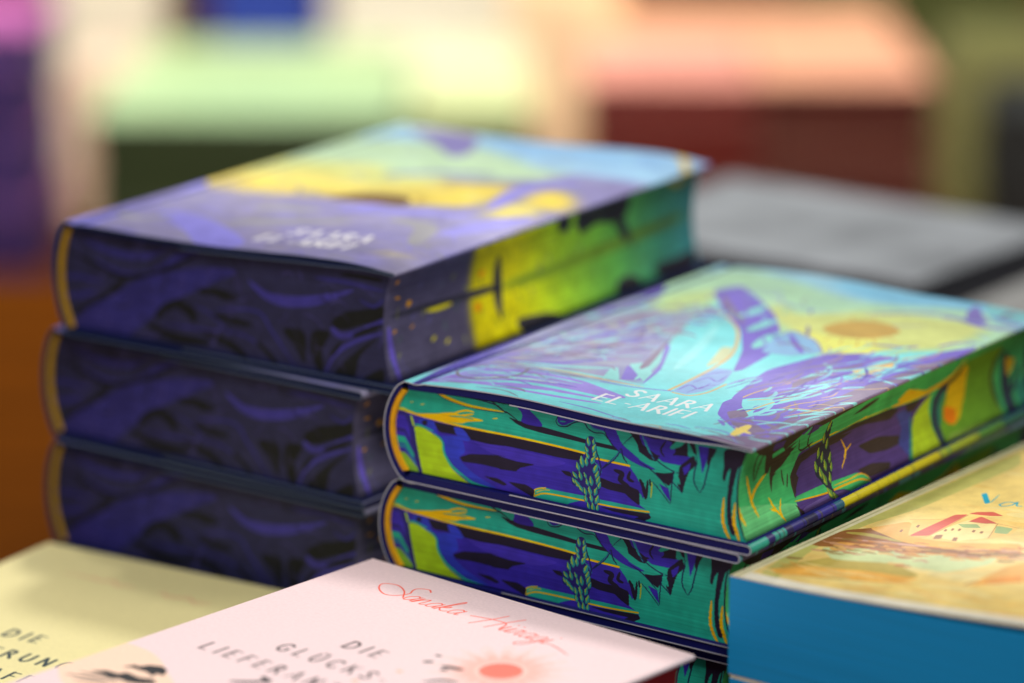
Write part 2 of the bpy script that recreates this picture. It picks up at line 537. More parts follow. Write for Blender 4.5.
class Sheet:
    """a printed sheet: width and height in mm, painted at res pixels per mm, v upwards"""
    def __init__(self, w, h, res, base):
        self.res = res
        self.W, self.H = int(w * res), int(h * res)
        self.a = np.empty((self.H, self.W, 3), np.float32)
        self.a[:] = np.array(base, np.float32) / 255.0
    def _box(self, lo, hi, pad):
        x0 = max(0, int(math.floor((lo[0] - pad) * self.res)) - 1); x1 = min(self.W, int(math.ceil((hi[0] + pad) * self.res)) + 2)
        y0 = max(0, int(math.floor((lo[1] - pad) * self.res)) - 1); y1 = min(self.H, int(math.ceil((hi[1] + pad) * self.res)) + 2)
        return x0, x1, y0, y1
    def _blend(self, box, cov, colour):
        x0, x1, y0, y1 = box
        c = np.array(colour, np.float32) / 255.0
        s = self.a[y0:y1, x0:x1]
        s += cov[..., None] * (c - s)
    def blur(self, mm):
        r = max(1, int(mm * self.res / 2))
        for ax in (0, 1):
            for _ in range(2):
                pad = [(0, 0)] * 3
                pad[ax] = (r + 1, r)
                c = np.cumsum(np.pad(self.a, pad, mode='edge'), axis=ax, dtype=np.float64)
                n = self.a.shape[ax]
                hi = np.take(c, np.arange(2 * r + 1, 2 * r + 1 + n), axis=ax)
                lo = np.take(c, np.arange(0, n), axis=ax)
                self.a = ((hi - lo) / (2 * r + 1)).astype(np.float32)
    def mottle(self, amount, mm, seed):
        """uneven ink: slow tone changes of the print"""
        g = np.random.default_rng(seed)
        f = np.zeros((self.H, self.W), np.float32)
        for k, wgt in ((mm, .6), (mm * .35, .4)):
            nx, ny = max(2, int(self.W / (k * self.res))) + 2, max(2, int(self.H / (k * self.res))) + 2
            n = g.uniform(-1, 1, (ny, nx))
            X, Y = np.linspace(0, nx - 1.001, self.W), np.linspace(0, ny - 1.001, self.H)
            xi, yi = X.astype(int), Y.astype(int)
            fx, fy = X - xi, (Y - yi)[:, None]
            fx = fx * fx * (3 - 2 * fx); fy = fy * fy * (3 - 2 * fy)
            f += wgt * ((n[yi][:, xi] * (1 - fx) + n[yi][:, xi + 1] * fx) * (1 - fy) + (n[yi + 1][:, xi] * (1 - fx) + n[yi + 1][:, xi + 1] * fx) * fy)
        self.a *= (1 + amount * f)[..., None]
    def poly(self, pts, colour, alpha=1.0, sm=True):
        p = smooth(pts, True) if sm else np.array(pts, float)
        box = x0, x1, y0, y1 = self._box(p.min(0), p.max(0), 0)
        if x1 <= x0 or y1 <= y0:
            return
        acc = np.zeros((y1 - y0, x1 - x0), np.float32)
        q = np.roll(p, -1, 0)
        for sy in (0.17, 0.5, 0.83):
            ys = (np.arange(y0, y1) + sy) / self.res
            cr = (p[:, 1][None] <= ys[:, None]) != (q[:, 1][None] <= ys[:, None])
            dy = q[:, 1] - p[:, 1]
            dy = np.where(np.abs(dy) < 1e-9, 1e-9, dy)
            xs = p[:, 0][None] + (ys[:, None] - p[:, 1][None]) / dy[None] * (q[:, 0] - p[:, 0])[None]
            for r in range(len(ys)):
                c = np.sort(xs[r][cr[r]]) * self.res - x0
                for k in range(0, len(c) - 1, 2):
                    a, b = max(0.0, c[k]), min(float(x1 - x0), c[k + 1])
                    if b <= a:
                        continue
                    ia, ib = int(a), int(b)
                    if ia == ib:
                        acc[r, min(ia, x1 - x0 - 1)] += (b - a) / 3
                    else:
                        acc[r, ia] += (ia + 1 - a) / 3
                        acc[r, ia + 1:ib] += 1 / 3
                        if ib < x1 - x0:
                            acc[r, ib] += (b - ib) / 3
        self._blend(box, np.clip(acc, 0, 1) * alpha, colour)
    def stroke(self, pts, width, colour, taper=True, alpha=1.0):
        p = smooth(pts, False)
        box = x0, x1, y0, y1 = self._box(p.min(0), p.max(0), width)
        if x1 <= x0 or y1 <= y0:
            return
        X, Y = np.meshgrid((np.arange(x0, x1) + .5) / self.res, (np.arange(y0, y1) + .5) / self.res)
        best = np.full(X.shape, -1e9)
        n = len(p) - 1
        for i in range(n):
            a, b = p[i], p[i + 1]
            d = b - a
            L = max(1e-9, d @ d)
            t = np.clip(((X - a[0]) * d[0] + (Y - a[1]) * d[1]) / L, 0, 1)
            dist = np.hypot(X - a[0] - t * d[0], Y - a[1] - t * d[1])
            s = (i + t) / n
            w = width * .5 * (np.sqrt(np.clip(1 - np.abs(2 * s - 1)**2.2, 0, 1)) * .9 + .1 if taper else 1.0)
            best = np.maximum(best, w - dist)
        self._blend(box, np.clip(best * self.res + .5, 0, 1) * alpha, colour)
    def leaf(self, base, tip, cols):
        b, t = np.array(base, float), np.array(tip, float)
        d = t - b
        n = np.array([-d[1], d[0]]) * .24
        self.poly([b, b + d * .35 + n * 1.25, b + d * .7 + n * .9, t, b + d * .7 - n * .9, b + d * .35 - n * 1.25], cols[0])
        self.poly([b, b + d * .35 + n, b + d * .7 + n * .7, t, b + d * .7 - n * .7, b + d * .35 - n], cols[1])
        self.poly([b + d * .2, b + d * .5 + n * .8, t, b + d * .55 + n * .1], cols[2])
    def draw(self, text, pal):
        for ln in text.strip().splitlines():
            kind, col, w, *pts = ln.split()
            pts = [tuple(int(v) * .1 for v in q.split(',')) for q in pts]
            if kind == 'p':
                self.poly(pts, pal[col])
            elif kind == 'l':
                self.poly(clip_corners(pts), pal[col], 1.0, False)
            elif kind == 'f':
                self.leaf(pts[0], pts[1], pal[col])
            else:
                self.stroke(pts, int(w) * .01, pal[col], kind == 's')
    def letters(self, text, u, v, cap, track, weight, colour, aspect=.62, slab=0.0, smear=None):
        x = u
        for ch in text:
            if ch == ' ':
                x += cap * .4
                continue
            wd, strokes = GLYPHS[ch]
            for s in strokes:
                heavy = 1.0
                if s[0] == 'thin':
                    heavy, s = .55, s[1:]
                self.stroke([(x + a * cap * aspect / .62, v + b * cap) for a, b in s], weight * heavy, colour, False)
            x += wd * cap * aspect / .62 + track
        return x
    def script(self, text, u, v, xh, weight, colour, slant=.25):
        x = u
        for ch in text:
            if ch == ' ':
                x += xh * .9
                continue
            wd, strokes = CURSIVE[ch]
            for s in strokes:
                self.stroke([(x + (a + b * slant) * xh, v + b * xh) for a, b in s], weight, colour, False)
            x += wd * xh
        return x
    def image(self, name, gain=1.0, sat=1.12):
        a = self.a
        a = np.clip(a, 0, 1)
        g = a.mean(2, keepdims=True)
        a = np.clip(g + (a - g) * sat, 0, 1)
        if gain != 1.0:
            a = np.clip(a, 0, 1)**2.2 * gain
            a = np.clip(a, 0, 1)**(1 / 2.2)
        im = bpy.data.images.new(name, self.W, self.H)
        buf = np.ones((self.H, self.W, 4), np.float32)
        buf[..., :3] = np.clip(a, 0, 1)
        im.pixels.foreach_set(buf.ravel())
        im.update()
        im.pack()
        return im

GLYPHS = {
    'S': (.55, [[(.5, .86), (.38, .98), (.2, .97), (.08, .8), (.18, .6), (.38, .44), (.48, .25), (.38, .05), (.18, .01), (.03, .14)]]),
    'A': (.72, [['thin', (0, 0), (.34, 1)], [(.34, 1), (.68, 0)], ['thin', (.14, .34), (.54, .34)]]),
    'R': (.62, [[(.04, 0), (.04, 1)], [(.04, .98), (.3, .97), (.42, .78), (.32, .55), (.04, .5)], [(.24, .5), (.6, 0)]]),
    'E': (.52, [[(.04, 0), (.04, 1)], ['thin', (.04, .98), (.46, .98)], ['thin', (.04, .52), (.38, .52)], ['thin', (.04, .02), (.48, .02)]]),
    'L': (.5, [[(.04, 0), (.04, 1)], ['thin', (.04, .02), (.46, .02)]]),
    'F': (.48, [[(.04, 0), (.04, 1)], ['thin', (.04, .98), (.46, .98)], ['thin', (.04, .52), (.38, .52)]]),
    'I': (.12, [[(.05, 0), (.05, 1)]]),
    '-': (.3, [['thin', (.04, .42), (.26, .42)]]),
    'D': (.68, [[(.04, 0), (.04, 1)], [(.04, .98), (.3, .97), (.56, .75), (.56, .3), (.3, .03), (.04, .02)]]),
    'G': (.68, [[(.58, .82), (.4, .98), (.2, .95), (.04, .7), (.04, .3), (.2, .04), (.42, .02), (.58, .15), (.58, .42)], ['thin', (.36, .42), (.58, .42)]]),
    'C': (.62, [[(.56, .84), (.4, .98), (.2, .95), (.04, .7), (.04, .3), (.2, .04), (.42, .02), (.56, .16)]]),
    'K': (.6, [[(.04, 0), (.04, 1)], ['thin', (.5, 1), (.06, .45)], [(.2, .58), (.56, 0)]]),
    'U': (.66, [[(.05, 1), (.05, .3), (.2, .03), (.4, .03), (.55, .3), (.55, 1)]]),
    'Ü': (.66, [[(.05, 1), (.05, .3), (.2, .03), (.4, .03), (.55, .3), (.55, 1)], [(.18, 1.2), (.2, 1.22)], [(.42, 1.2), (.44, 1.22)]]),
    'N': (.68, [[(.05, 0), (.05, 1)], [(.05, 1), (.56, 0)], [(.56, 0), (.56, 1)]]),
    'T': (.58, [[(.28, 0), (.28, 1)], ['thin', (0, .98), (.56, .98)]]),
    'O': (.72, [[(.34, 1), (.12, .9), (.03, .5), (.12, .1), (.34, 0), (.56, .1), (.65, .5), (.56, .9), (.34, 1)]]),
}

CURSIVE = {
    'a': (.95, [[(.75, .85), (.45, 1), (.12, .6), (.2, .08), (.5, .1), (.75, .6), (.8, .98), (.75, .3), (.82, .03), (1.0, .15)]]),
    'n': (1.0, [[(0, .1), (.1, .95), (.08, 0), (.25, .7), (.55, 1), (.65, .6), (.65, .1), (.8, .03), (1, .2)]]),
    'k': (.95, [[(0, .1), (.3, 1.5), (.38, 2.1), (.2, 2.0), (.08, 0)], [(.08, .4), (.45, .95), (.5, .7), (.15, .45), (.5, .05), (.8, .05), (.95, .2)]]),
    'i': (.48, [[(0, .2), (.15, .95), (.12, .2), (.25, .02), (.48, .2)], [(.2, 1.45), (.24, 1.48)]]),
    'r': (.65, [[(0, .1), (.15, .95), (.3, .85), (.45, .95), (.4, .3), (.5, .05), (.65, .2)]]),
    'g': (.95, [[(.75, .85), (.45, 1), (.12, .6), (.2, .1), (.5, .1), (.75, .7), (.72, -.6), (.4, -1.2), (.1, -.9), (.6, -.2), (1, .2)]]),
    'S': (1.7, [[(1.9, 2.1), (1.4, 2.4), (.8, 2.1), (.9, 1.6), (1.3, 1.0), (1.1, .2), (.4, -.1), (-.8, .5), (-1.4, 1.3), (-.6, 1.7), (.6, 1.2), (1.4, .5), (1.7, .2)]]),
    'H': (1.9, [[(.3, 2.3), (.2, 1.2), (-.1, -.3)], [(1.5, 2.5), (1.25, 1.2), (1.1, -.2)], [(-1.2, .8), (.4, 1.2), (1.4, 1.15), (1.9, .3)]]),
}

# ------------------------------------------------------------------ materials
def new_mat(name):
    m = bpy.data.materials.new(name)
    m.use_nodes = True
    nt = m.node_tree
    return m, nt, nt.nodes['Principled BSDF']

def lin(c):
    return tuple(((v / 255.0) / 12.92 if v <= 10 else (((v / 255.0) + .055) / 1.055)**2.4) for v in c) + (1.0,)

def plain(name, rgb, rough=.5, spread=.12, scale=60.0, bump=.05, spec=.5, coat=0.0):
    """one colour with faint mottling and fine relief"""
    m, nt, b = new_mat(name)
    tc = nt.nodes.new('ShaderNodeTexCoord')
    nz = nt.nodes.new('ShaderNodeTexNoise')
    nz.inputs['Scale'].default_value = scale
    nz.inputs['Detail'].default_value = 5.0
    nt.links.new(tc.outputs['Object'], nz.inputs['Vector'])
    mr = nt.nodes.new('ShaderNodeMapRange')
    mr.inputs['To Min'].default_value = 1.0 - spread
    mr.inputs['To Max'].default_value = 1.0 + spread
    nt.links.new(nz.outputs['Fac'], mr.inputs['Value'])
    mx = nt.nodes.new('ShaderNodeMix')
    mx.data_type = 'RGBA'
    mx.blend_type = 'MULTIPLY'
    mx.inputs[0].default_value = 1.0
    mx.inputs[6].default_value = lin(rgb)
    nt.links.new(mr.outputs[0], mx.inputs[7])
    nt.links.new(mx.outputs[2], b.inputs['Base Color'])
    b.inputs['Roughness'].default_value = rough
    b.inputs['Specular IOR Level'].default_value = spec
    b.inputs['Coat Weight'].default_value = coat
    if bump:
        n2 = nt.nodes.new('ShaderNodeTexNoise')
        n2.inputs['Scale'].default_value = 1800.0
        nt.links.new(tc.outputs['Object'], n2.inputs['Vector'])
        bp = nt.nodes.new('ShaderNodeBump')
        bp.inputs['Strength'].default_value = bump
        bp.inputs['Distance'].default_value = .0002
        nt.links.new(n2.outputs['Fac'], bp.inputs['Height'])
        nt.links.new(bp.outputs['Normal'], b.inputs['Normal'])
    return m

def printed(name, img, rough=.38, pages=0.0, coat=0.0, spec=.5):
    """flat print on paper; pages > 0 adds the fine leaf lines of a book's edge (that many per metre of thickness)"""
    m, nt, b = new_mat(name)
    uv = nt.nodes.new('ShaderNodeUVMap')
    uv.uv_map = 'UVMap'
    tx = nt.nodes.new('ShaderNodeTexImage')
    tx.image = img
    tx.extension = 'EXTEND'
    tc = nt.nodes.new('ShaderNodeTexCoord')
    nz = nt.nodes.new('ShaderNodeTexNoise')
    mp = nt.nodes.new('ShaderNodeMapping')
    nt.links.new(tc.outputs['Object'], mp.inputs['Vector'])
    nt.links.new(mp.outputs['Vector'], nz.inputs['Vector'])
    if pages:
        mp.inputs['Scale'].default_value = (12.0, 12.0, pages)
        nz.inputs['Scale'].default_value = 1.0
        nz.inputs['Detail'].default_value = 3.0
        sc = nt.nodes.new('ShaderNodeVectorMath')
        sc.operation = 'MULTIPLY_ADD'
        sc.inputs[1].default_value = (.007, 0.0, 0.0)
        nt.links.new(nz.outputs['Fac'], sc.inputs[0])
        nt.links.new(uv.outputs['UV'], sc.inputs[2])
        nt.links.new(sc.outputs[0], tx.inputs['Vector'])
    else:
        nt.links.new(uv.outputs['UV'], tx.inputs['Vector'])
        nz.inputs['Scale'].default_value = 900.0
        nz.inputs['Detail'].default_value = 3.0
    mr = nt.nodes.new('ShaderNodeMapRange')
    mr.inputs['From Min'].default_value = .25
    mr.inputs['From Max'].default_value = .75
    k = .2 if pages else .06
    mr.inputs['To Min'].default_value = 1.0 - k
    mr.inputs['To Max'].default_value = 1.0 + k
    nt.links.new(nz.outputs['Fac'], mr.inputs['Value'])
    mx = nt.nodes.new('ShaderNodeMix')
    mx.data_type = 'RGBA'
    mx.blend_type = 'MULTIPLY'
    mx.inputs[0].default_value = 1.0
    nt.links.new(tx.outputs['Color'], mx.inputs[6])
    nt.links.new(mr.outputs[0], mx.inputs[7])
    nt.links.new(mx.outputs[2], b.inputs['Base Color'])
    b.inputs['Roughness'].default_value = rough
    b.inputs['Specular IOR Level'].default_value = spec
    b.inputs['Coat Weight'].default_value = coat
    b.inputs['Coat Roughness'].default_value = .2
    bp = nt.nodes.new('ShaderNodeBump')
    bp.inputs['Strength'].default_value = .25 if pages else .06
    bp.inputs['Distance'].default_value = .0002
    nt.links.new(nz.outputs['Fac'], bp.inputs['Height'])
    nt.links.new(bp.outputs['Normal'], b.inputs['Normal'])
    return m

def banded(name, stops, scale, rough=.4):
    """jacket art where it turns round a board edge: patches of colour along the book"""
    m, nt, b = new_mat(name)
    tc = nt.nodes.new('ShaderNodeTexCoord')
    mp = nt.nodes.new('ShaderNodeMapping')
    mp.inputs['Scale'].default_value = (scale * .35, scale, scale * .35)
    nz = nt.nodes.new('ShaderNodeTexNoise')
    nz.inputs['Scale'].default_value = 1.0
    nz.inputs['Detail'].default_value = 1.5
    nt.links.new(tc.outputs['Object'], mp.inputs['Vector'])
    nt.links.new(mp.outputs['Vector'], nz.inputs['Vector'])
    rp = nt.nodes.new('ShaderNodeValToRGB')
    rp.color_ramp.interpolation = 'CONSTANT'
    e = rp.color_ramp.elements
    e[0].position, e[0].color = stops[0][0], lin(stops[0][1])
    e[1].position, e[1].color = stops[1][0], lin(stops[1][1])
    for pos, c in stops[2:]:
        k = e.new(pos)
        k.color = lin(c)
    nt.links.new(nz.outputs['Fac'], rp.inputs['Fac'])
    nt.links.new(rp.outputs['Color'], b.inputs['Base Color'])
    b.inputs['Roughness'].default_value = rough
    return m

def paper_stack(name, rgb, rough=.8, leaves=2600.0, k=.2):
    """plain page edges with leaf lines"""
    m, nt, b = new_mat(name)
    tc = nt.nodes.new('ShaderNodeTexCoord')
    mp = nt.nodes.new('ShaderNodeMapping')
    mp.inputs['Scale'].default_value = (10.0, 10.0, leaves)
    nz = nt.nodes.new('ShaderNodeTexNoise')
    nz.inputs['Scale'].default_value = 1.0
    nt.links.new(tc.outputs['Object'], mp.inputs['Vector'])
    nt.links.new(mp.outputs['Vector'], nz.inputs['Vector'])
    mr = nt.nodes.new('ShaderNodeMapRange')
    mr.inputs['From Min'].default_value = .25
    mr.inputs['From Max'].default_value = .75
    mr.inputs['To Min'].default_value = 1 - k
    mr.inputs['To Max'].default_value = 1 + k
    nt.links.new(nz.outputs['Fac'], mr.inputs['Value'])
    mx = nt.nodes.new('ShaderNodeMix')
    mx.data_type = 'RGBA'
    mx.blend_type = 'MULTIPLY'
    mx.inputs[0].default_value = 1.0
    mx.inputs[6].default_value = lin(rgb)
    nt.links.new(mr.outputs[0], mx.inputs[7])
    nt.links.new(mx.outputs[2], b.inputs['Base Color'])
    b.inputs['Roughness'].default_value = rough
    bp = nt.nodes.new('ShaderNodeBump')
    bp.inputs['Strength'].default_value = .3
    bp.inputs['Distance'].default_value = .0002
    nt.links.new(nz.outputs['Fac'], bp.inputs['Height'])
    nt.links.new(bp.outputs['Normal'], b.inputs['Normal'])
    return m

def wood(name, a, c):
    m, nt, b = new_mat(name)
    tc = nt.nodes.new('ShaderNodeTexCoord')
    mp = nt.nodes.new('ShaderNodeMapping')
    mp.inputs['Scale'].default_value = (3.0, 40.0, 40.0)
    nz = nt.nodes.new('ShaderNodeTexNoise')
    nz.inputs['Scale'].default_value = 1.6
    nz.inputs['Detail'].default_value = 8.0
    nz.inputs['Distortion'].default_value = .6
    nt.links.new(tc.outputs['Object'], mp.inputs['Vector'])
    nt.links.new(mp.outputs['Vector'], nz.inputs['Vector'])
    rp = nt.nodes.new('ShaderNodeValToRGB')
    rp.color_ramp.elements[0].position, rp.color_ramp.elements[0].color = .3, lin(a)
    rp.color_ramp.elements[1].position, rp.color_ramp.elements[1].color = .7, lin(c)
    nt.links.new(nz.outputs['Fac'], rp.inputs['Fac'])
    nt.links.new(rp.outputs['Color'], b.inputs['Base Color'])
    b.inputs['Specular IOR Level'].default_value = .02
    b.inputs['Roughness'].default_value = .7
    return m

# ------------------------------------------------------------------ object helpers
def link(name, me, mats, parent=None, smooth_faces=False):
    o = bpy.data.objects.new(name, me)
    scene.collection.objects.link(o)
    for m in mats:
        me.materials.append(m)
    if smooth_faces:
        for p in me.polygons:
            p.use_smooth = True
    o.parent = parent
    return o

def empty(name, loc, rz, label, cat, group=None):
    o = bpy.data.objects.new(name, None)
    o.empty_display_size = .03
    scene.collection.objects.link(o)
    o.location = loc
    o.rotation_euler = (0, 0, rz)
    o['label'] = label
    o['category'] = cat
    if group:
        o['group'] = group
    return o

def strip_mesh(name, loops, uvs, mats, y0, y1, ys=None, warp=None):
    """thin band: loops = list of (outer_xz, inner_xz, outer_mat, inner_mat) along a path, run from y0 to y1 (mm)"""
    bm = bmesh.new()
    uvl = bm.loops.layers.uv.new('UVMap')
    ys = ys or [y0, y1]
    cols = []
    for (ox, oz), (ix, iz), _, _ in loops:
        o = []; n = []
        for y in ys:
            dz = warp(ox, y, oz) if warp else 0.0
            o.append(bm.verts.new((ox * MM, y * MM, (oz + dz) * MM)))
            n.append(bm.verts.new((ix * MM, y * MM, (iz + dz) * MM)))
        cols.append((o, n))
    def face(vs, mat, uv=None, sm=True):
        f = bm.faces.new(vs)
        f.material_index = mat
        f.smooth = sm
        if uv:
            for l, q in zip(f.loops, uv):
                l[uvl].uv = q
    for i in range(len(loops) - 1):
        (o0, n0), (o1, n1) = cols[i], cols[i + 1]
        mo, mi = loops[i][2], loops[i][3]
        for j in range(len(ys) - 1):
            uv = [(uvs(loops[i][0][0], ys[j])), (uvs(loops[i][0][0], ys[j + 1])), (uvs(loops[i + 1][0][0], ys[j + 1])), (uvs(loops[i + 1][0][0], ys[j]))]
            face([o0[j], o0[j + 1], o1[j + 1], o1[j]], mo, uv)
            face([n0[j], n1[j], n1[j + 1], n0[j + 1]], mi)
        face([o0[0], o1[0], n1[0], n0[0]], mats['edge'], None, False)
        face([o0[-1], n0[-1], n1[-1], o1[-1]], mats['edge'], None, False)
    for k in (0, -1):
        o, n = cols[k]
        for j in range(len(ys) - 1):
            vs = [o[j], n[j], n[j + 1], o[j + 1]] if k == 0 else [o[j], o[j + 1], n[j + 1], n[j]]
            face(vs, mats['edge'], None, False)
    bmesh.ops.recalc_face_normals(bm, faces=bm.faces)
    me = bpy.data.meshes.new(name)
    bm.to_mesh(me)
    bm.free()
    return me

def prism_mesh(name, prof, y0, y1, side_mat, cap_mats, cap_uv=None, side_uv=None, smooth_sides=(), ys=None, zwarp=None):
    """closed outline prof (x,z) in mm run along y; side_mat(i) picks the material of side i"""
    bm = bmesh.new()
    uvl = bm.loops.layers.uv.new('UVMap')
    ys = ys or [y0, y1]
    rings = [[bm.verts.new((x * MM, y * MM, (z + (zwarp(x, y, z) if zwarp else 0)) * MM)) for x, z in prof] for y in ys]
    n = len(prof)
    for i in range(n):
        k = (i + 1) % n
        for j in range(len(ys) - 1):
            f = bm.faces.new([rings[j][i], rings[j][k], rings[j + 1][k], rings[j + 1][i]])
            f.material_index = side_mat(i)
            f.smooth = i in smooth_sides
            if side_uv:
                for l, (pp, y) in zip(f.loops, ((prof[i], ys[j]), (prof[k], ys[j]), (prof[k], ys[j + 1]), (prof[i], ys[j + 1]))):
                    l[uvl].uv = side_uv(pp[0], y, pp[1])
    for ring, m, rev in ((rings[0], cap_mats[0], True), (rings[-1], cap_mats[1], False)):
        f = bm.faces.new(ring)
        f.material_index = m
        if cap_uv:
            for l in f.loops:
                l[uvl].uv = cap_uv(l.vert.co.x / MM, l.vert.co.z / MM)
    bmesh.ops.recalc_face_normals(bm, faces=bm.faces)
    bmesh.ops.triangulate(bm, faces=[f for f in bm.faces if len(f.verts) > 4])
    me = bpy.data.meshes.new(name)
    bm.to_mesh(me)
    bm.free()
    return me

def interp(tab, x):
    return float(np.interp(x, [a for a, _ in tab], [b for _, b in tab]))

def soft(tab, x, W):
    """smoothly interpolated bow of a cover, x in mm"""
    s = 0.0
    for d, w in ((-.05, .2), (-.025, .2), (0, .2), (.025, .2), (.05, .2)):
        s += w * interp(tab, min(1.0, max(0.0, x / W + d)))
    return s

# ------------------------------------------------------------------ a cased book with printed jacket, rounded spine and decorated page edges
def jacketed_book(name, label, group, loc, yaw, W, L, T, bulge, M, bow=None, tb=2.5, tj=.42, taper=False):
    """local axes: x from spine to fore edge, y from tail to head, z up; the tail faces the viewer"""
    root = empty(name, loc, -yaw, label, 'book', group)
    c = T / 2.0
    r = (c * c + bulge * bulge) / (2 * bulge)
    xc = r - bulge
    half = math.asin(c / r)
    def arc(d, zpad, n=18):
        """spine arc inset by d, from upper to lower end"""
        rr = r - d
        a = math.asin(min(1.0, (c - zpad) / rr))
        return [(xc - rr * math.cos(t), c + rr * math.sin(t)) for t in np.linspace(a, -a, n)]
    lift = (lambda x: soft(bow, x, W)) if bow else (lambda x: 0.0)
    H = tj * 2 + tb                     # board with jacket above and flap below
    def thin(x):
        """how far the underside of a free front board rises towards its pressed fore edge"""
        if not taper:
            return 0.0
        q = min(1.0, max(0.0, (x - (W - 30)) / 28.0))
        return (H - 1.25) * q * q * (3 - 2 * q)
    HF = H - thin(W)
    # jacket path: front flap, round the front board, over the cover, round the spine, back cover, back flap
    path = []
    xs_flap = np.linspace(W - 92, W - HF / 2, 24)
    for x in xs_flap:
        path.append((x, T - H + lift(x) + thin(x), 2, 3))
    for t in np.linspace(-math.pi / 2, math.pi / 2, 9)[1:-1]:
        path.append((W - HF / 2 + HF / 2 * math.cos(t), T - HF / 2 + lift(W) + HF / 2 * math.sin(t), 0, 3))
    for x in np.linspace(W - HF / 2, 9.5, 44):
        path.append((x, T + lift(x), 0, 3))
    for x, dz in ((8.0, -.25), (6.5, -.5), (5.0, -.45), (3.5, -.2), (2.2, -.03)):
        path.append((x, T + dz + lift(x), 0, 3))
    arc_pts = arc(0.0, 0.0)
    # rounded shoulder into the spine
    path.append((1.0, T - .05, 0, 3))
    path += [(x, z, 1, 3) for x, z in arc_pts[1:-1]]
    path.append((1.0, .05, 1, 3))
    for x in np.linspace(3.0, W - H / 2, 10):
        path.append((x, 0.0, 1, 3))
    for t in np.linspace(-math.pi / 2, math.pi / 2, 9)[1:-1]:
        path.append((W - H / 2 + H / 2 * math.cos(t), H / 2 + H / 2 * math.sin(t), 1, 3))
    for x in np.linspace(W - H / 2, W - 92, 6):
        path.append((x, H, 2, 3))
    P = np.array([(a, b) for a, b, _, _ in path])
    d = np.gradient(P, axis=0)
    d /= np.linalg.norm(d, axis=1)[:, None]
    nrm = np.stack([d[:, 1], -d[:, 0]], 1)      # the path runs anticlockwise, outwards on its right
    inner = P - nrm * tj
    loops = [((P[i][0], P[i][1]), (inner[i][0], inner[i][1]), path[i][2], path[i][3]) for i in range(len(path))]
    me = strip_mesh('dust_jacket', loops, lambda x, y: (x / W, y / L), {'edge': 4}, 0.0, L)
    link('dust_jacket', me, [M['cover'], M['wrap'], M['flap'], M['inside'], M['cut']], root)
    # boards
    def board(nm, z0, top):
        hh = HF if top else H
        tt = hh - 2 * tj
        xs = list(np.linspace(2.5, W - hh / 2, 30))
        lo = [(x, z0 + .03 + (lift(x) + thin(x) if top else 0)) for x in xs]
        hi = [(x, z0 + tb - .03 + (lift(x) if top else 0)) for x in xs]
        rad = (tt - .06) / 2
        zc = z0 + tb - tt / 2 + (lift(W) if top else 0)
        tip = [(W - hh / 2 + rad * math.cos(t), zc + rad * math.sin(t)) for t in np.linspace(-math.pi / 2, math.pi / 2, 7)[1:-1]]
        prof = lo + tip + hi[::-1]
        link(nm, prism_mesh(nm, prof, .35, L - .35, lambda i: 0, (0, 0)), [M['board']], root)
    board('front_board', T - tj - tb, True)
    board('back_board', tj, False)
    outer = arc(tj + .03, 1.6)
    inn = arc(tj + 1.3, 2.0)
    link('spine_board', prism_mesh('spine_board', outer + inn[::-1], .35, L - .35, lambda i: 0, (0, 0)), [M['board']], root)
    # page block
    zb, zt = H + .03, T - H - .03
    sp = arc(tj + 2.7, H + .1, 14)
    cz, ch = (zb + zt) / 2, (zt - zb) / 2
    fx = W - 3.2
    fore = [(fx - 3.2 * (1 - ((z - cz) / ch)**2), z) for z in np.linspace(zb, zt, 14)]
    base_run = [(x, zb) for x in np.linspace(8.0, fx - 4.0, 16)]
    top_run = [(x, zt) for x in np.linspace(fx - 4.0, 8.0, 30)]
    sp = [(x, min(zt, max(zb, z))) for x, z in sp] + base_run
    prof = sp + fore + top_run
    ns = len(sp)
    nt_ = len(prof)
    def side(i):
        return 1 if ns <= i < ns + len(fore) - 1 else 2
    pb = prism_mesh('page_block', prof, 2.2, L - 2.2, side, (0, 3), lambda x, z: (x / W, z / T), lambda x, y, z: (y / L, z / T), smooth_sides=set(range(ns, ns + len(fore) - 1)), zwarp=lambda x, y, z: (.75 * lift(x) + .9 * thin(x + 1)) * (z - zb) / (zt - zb))
    pbo = link('page_block', pb, [M['tail'], M['fore'], M['paper'], M['tail']], root)
    # sewn bands at both ends of the spine
    for nm, ya, yb in (('tailband', 1.0, 3.2), ('headband', L - 3.2, L - 1.0)):
        o1 = arc(tj + 1.35, H - .2, 22)
        i1 = arc(tj + 3.15, H + .3, 22)
        link(nm, prism_mesh(nm, o1 + i1[::-1], ya, yb, lambda i: 0, (0, 0)), [M['band']], pbo)
    return root

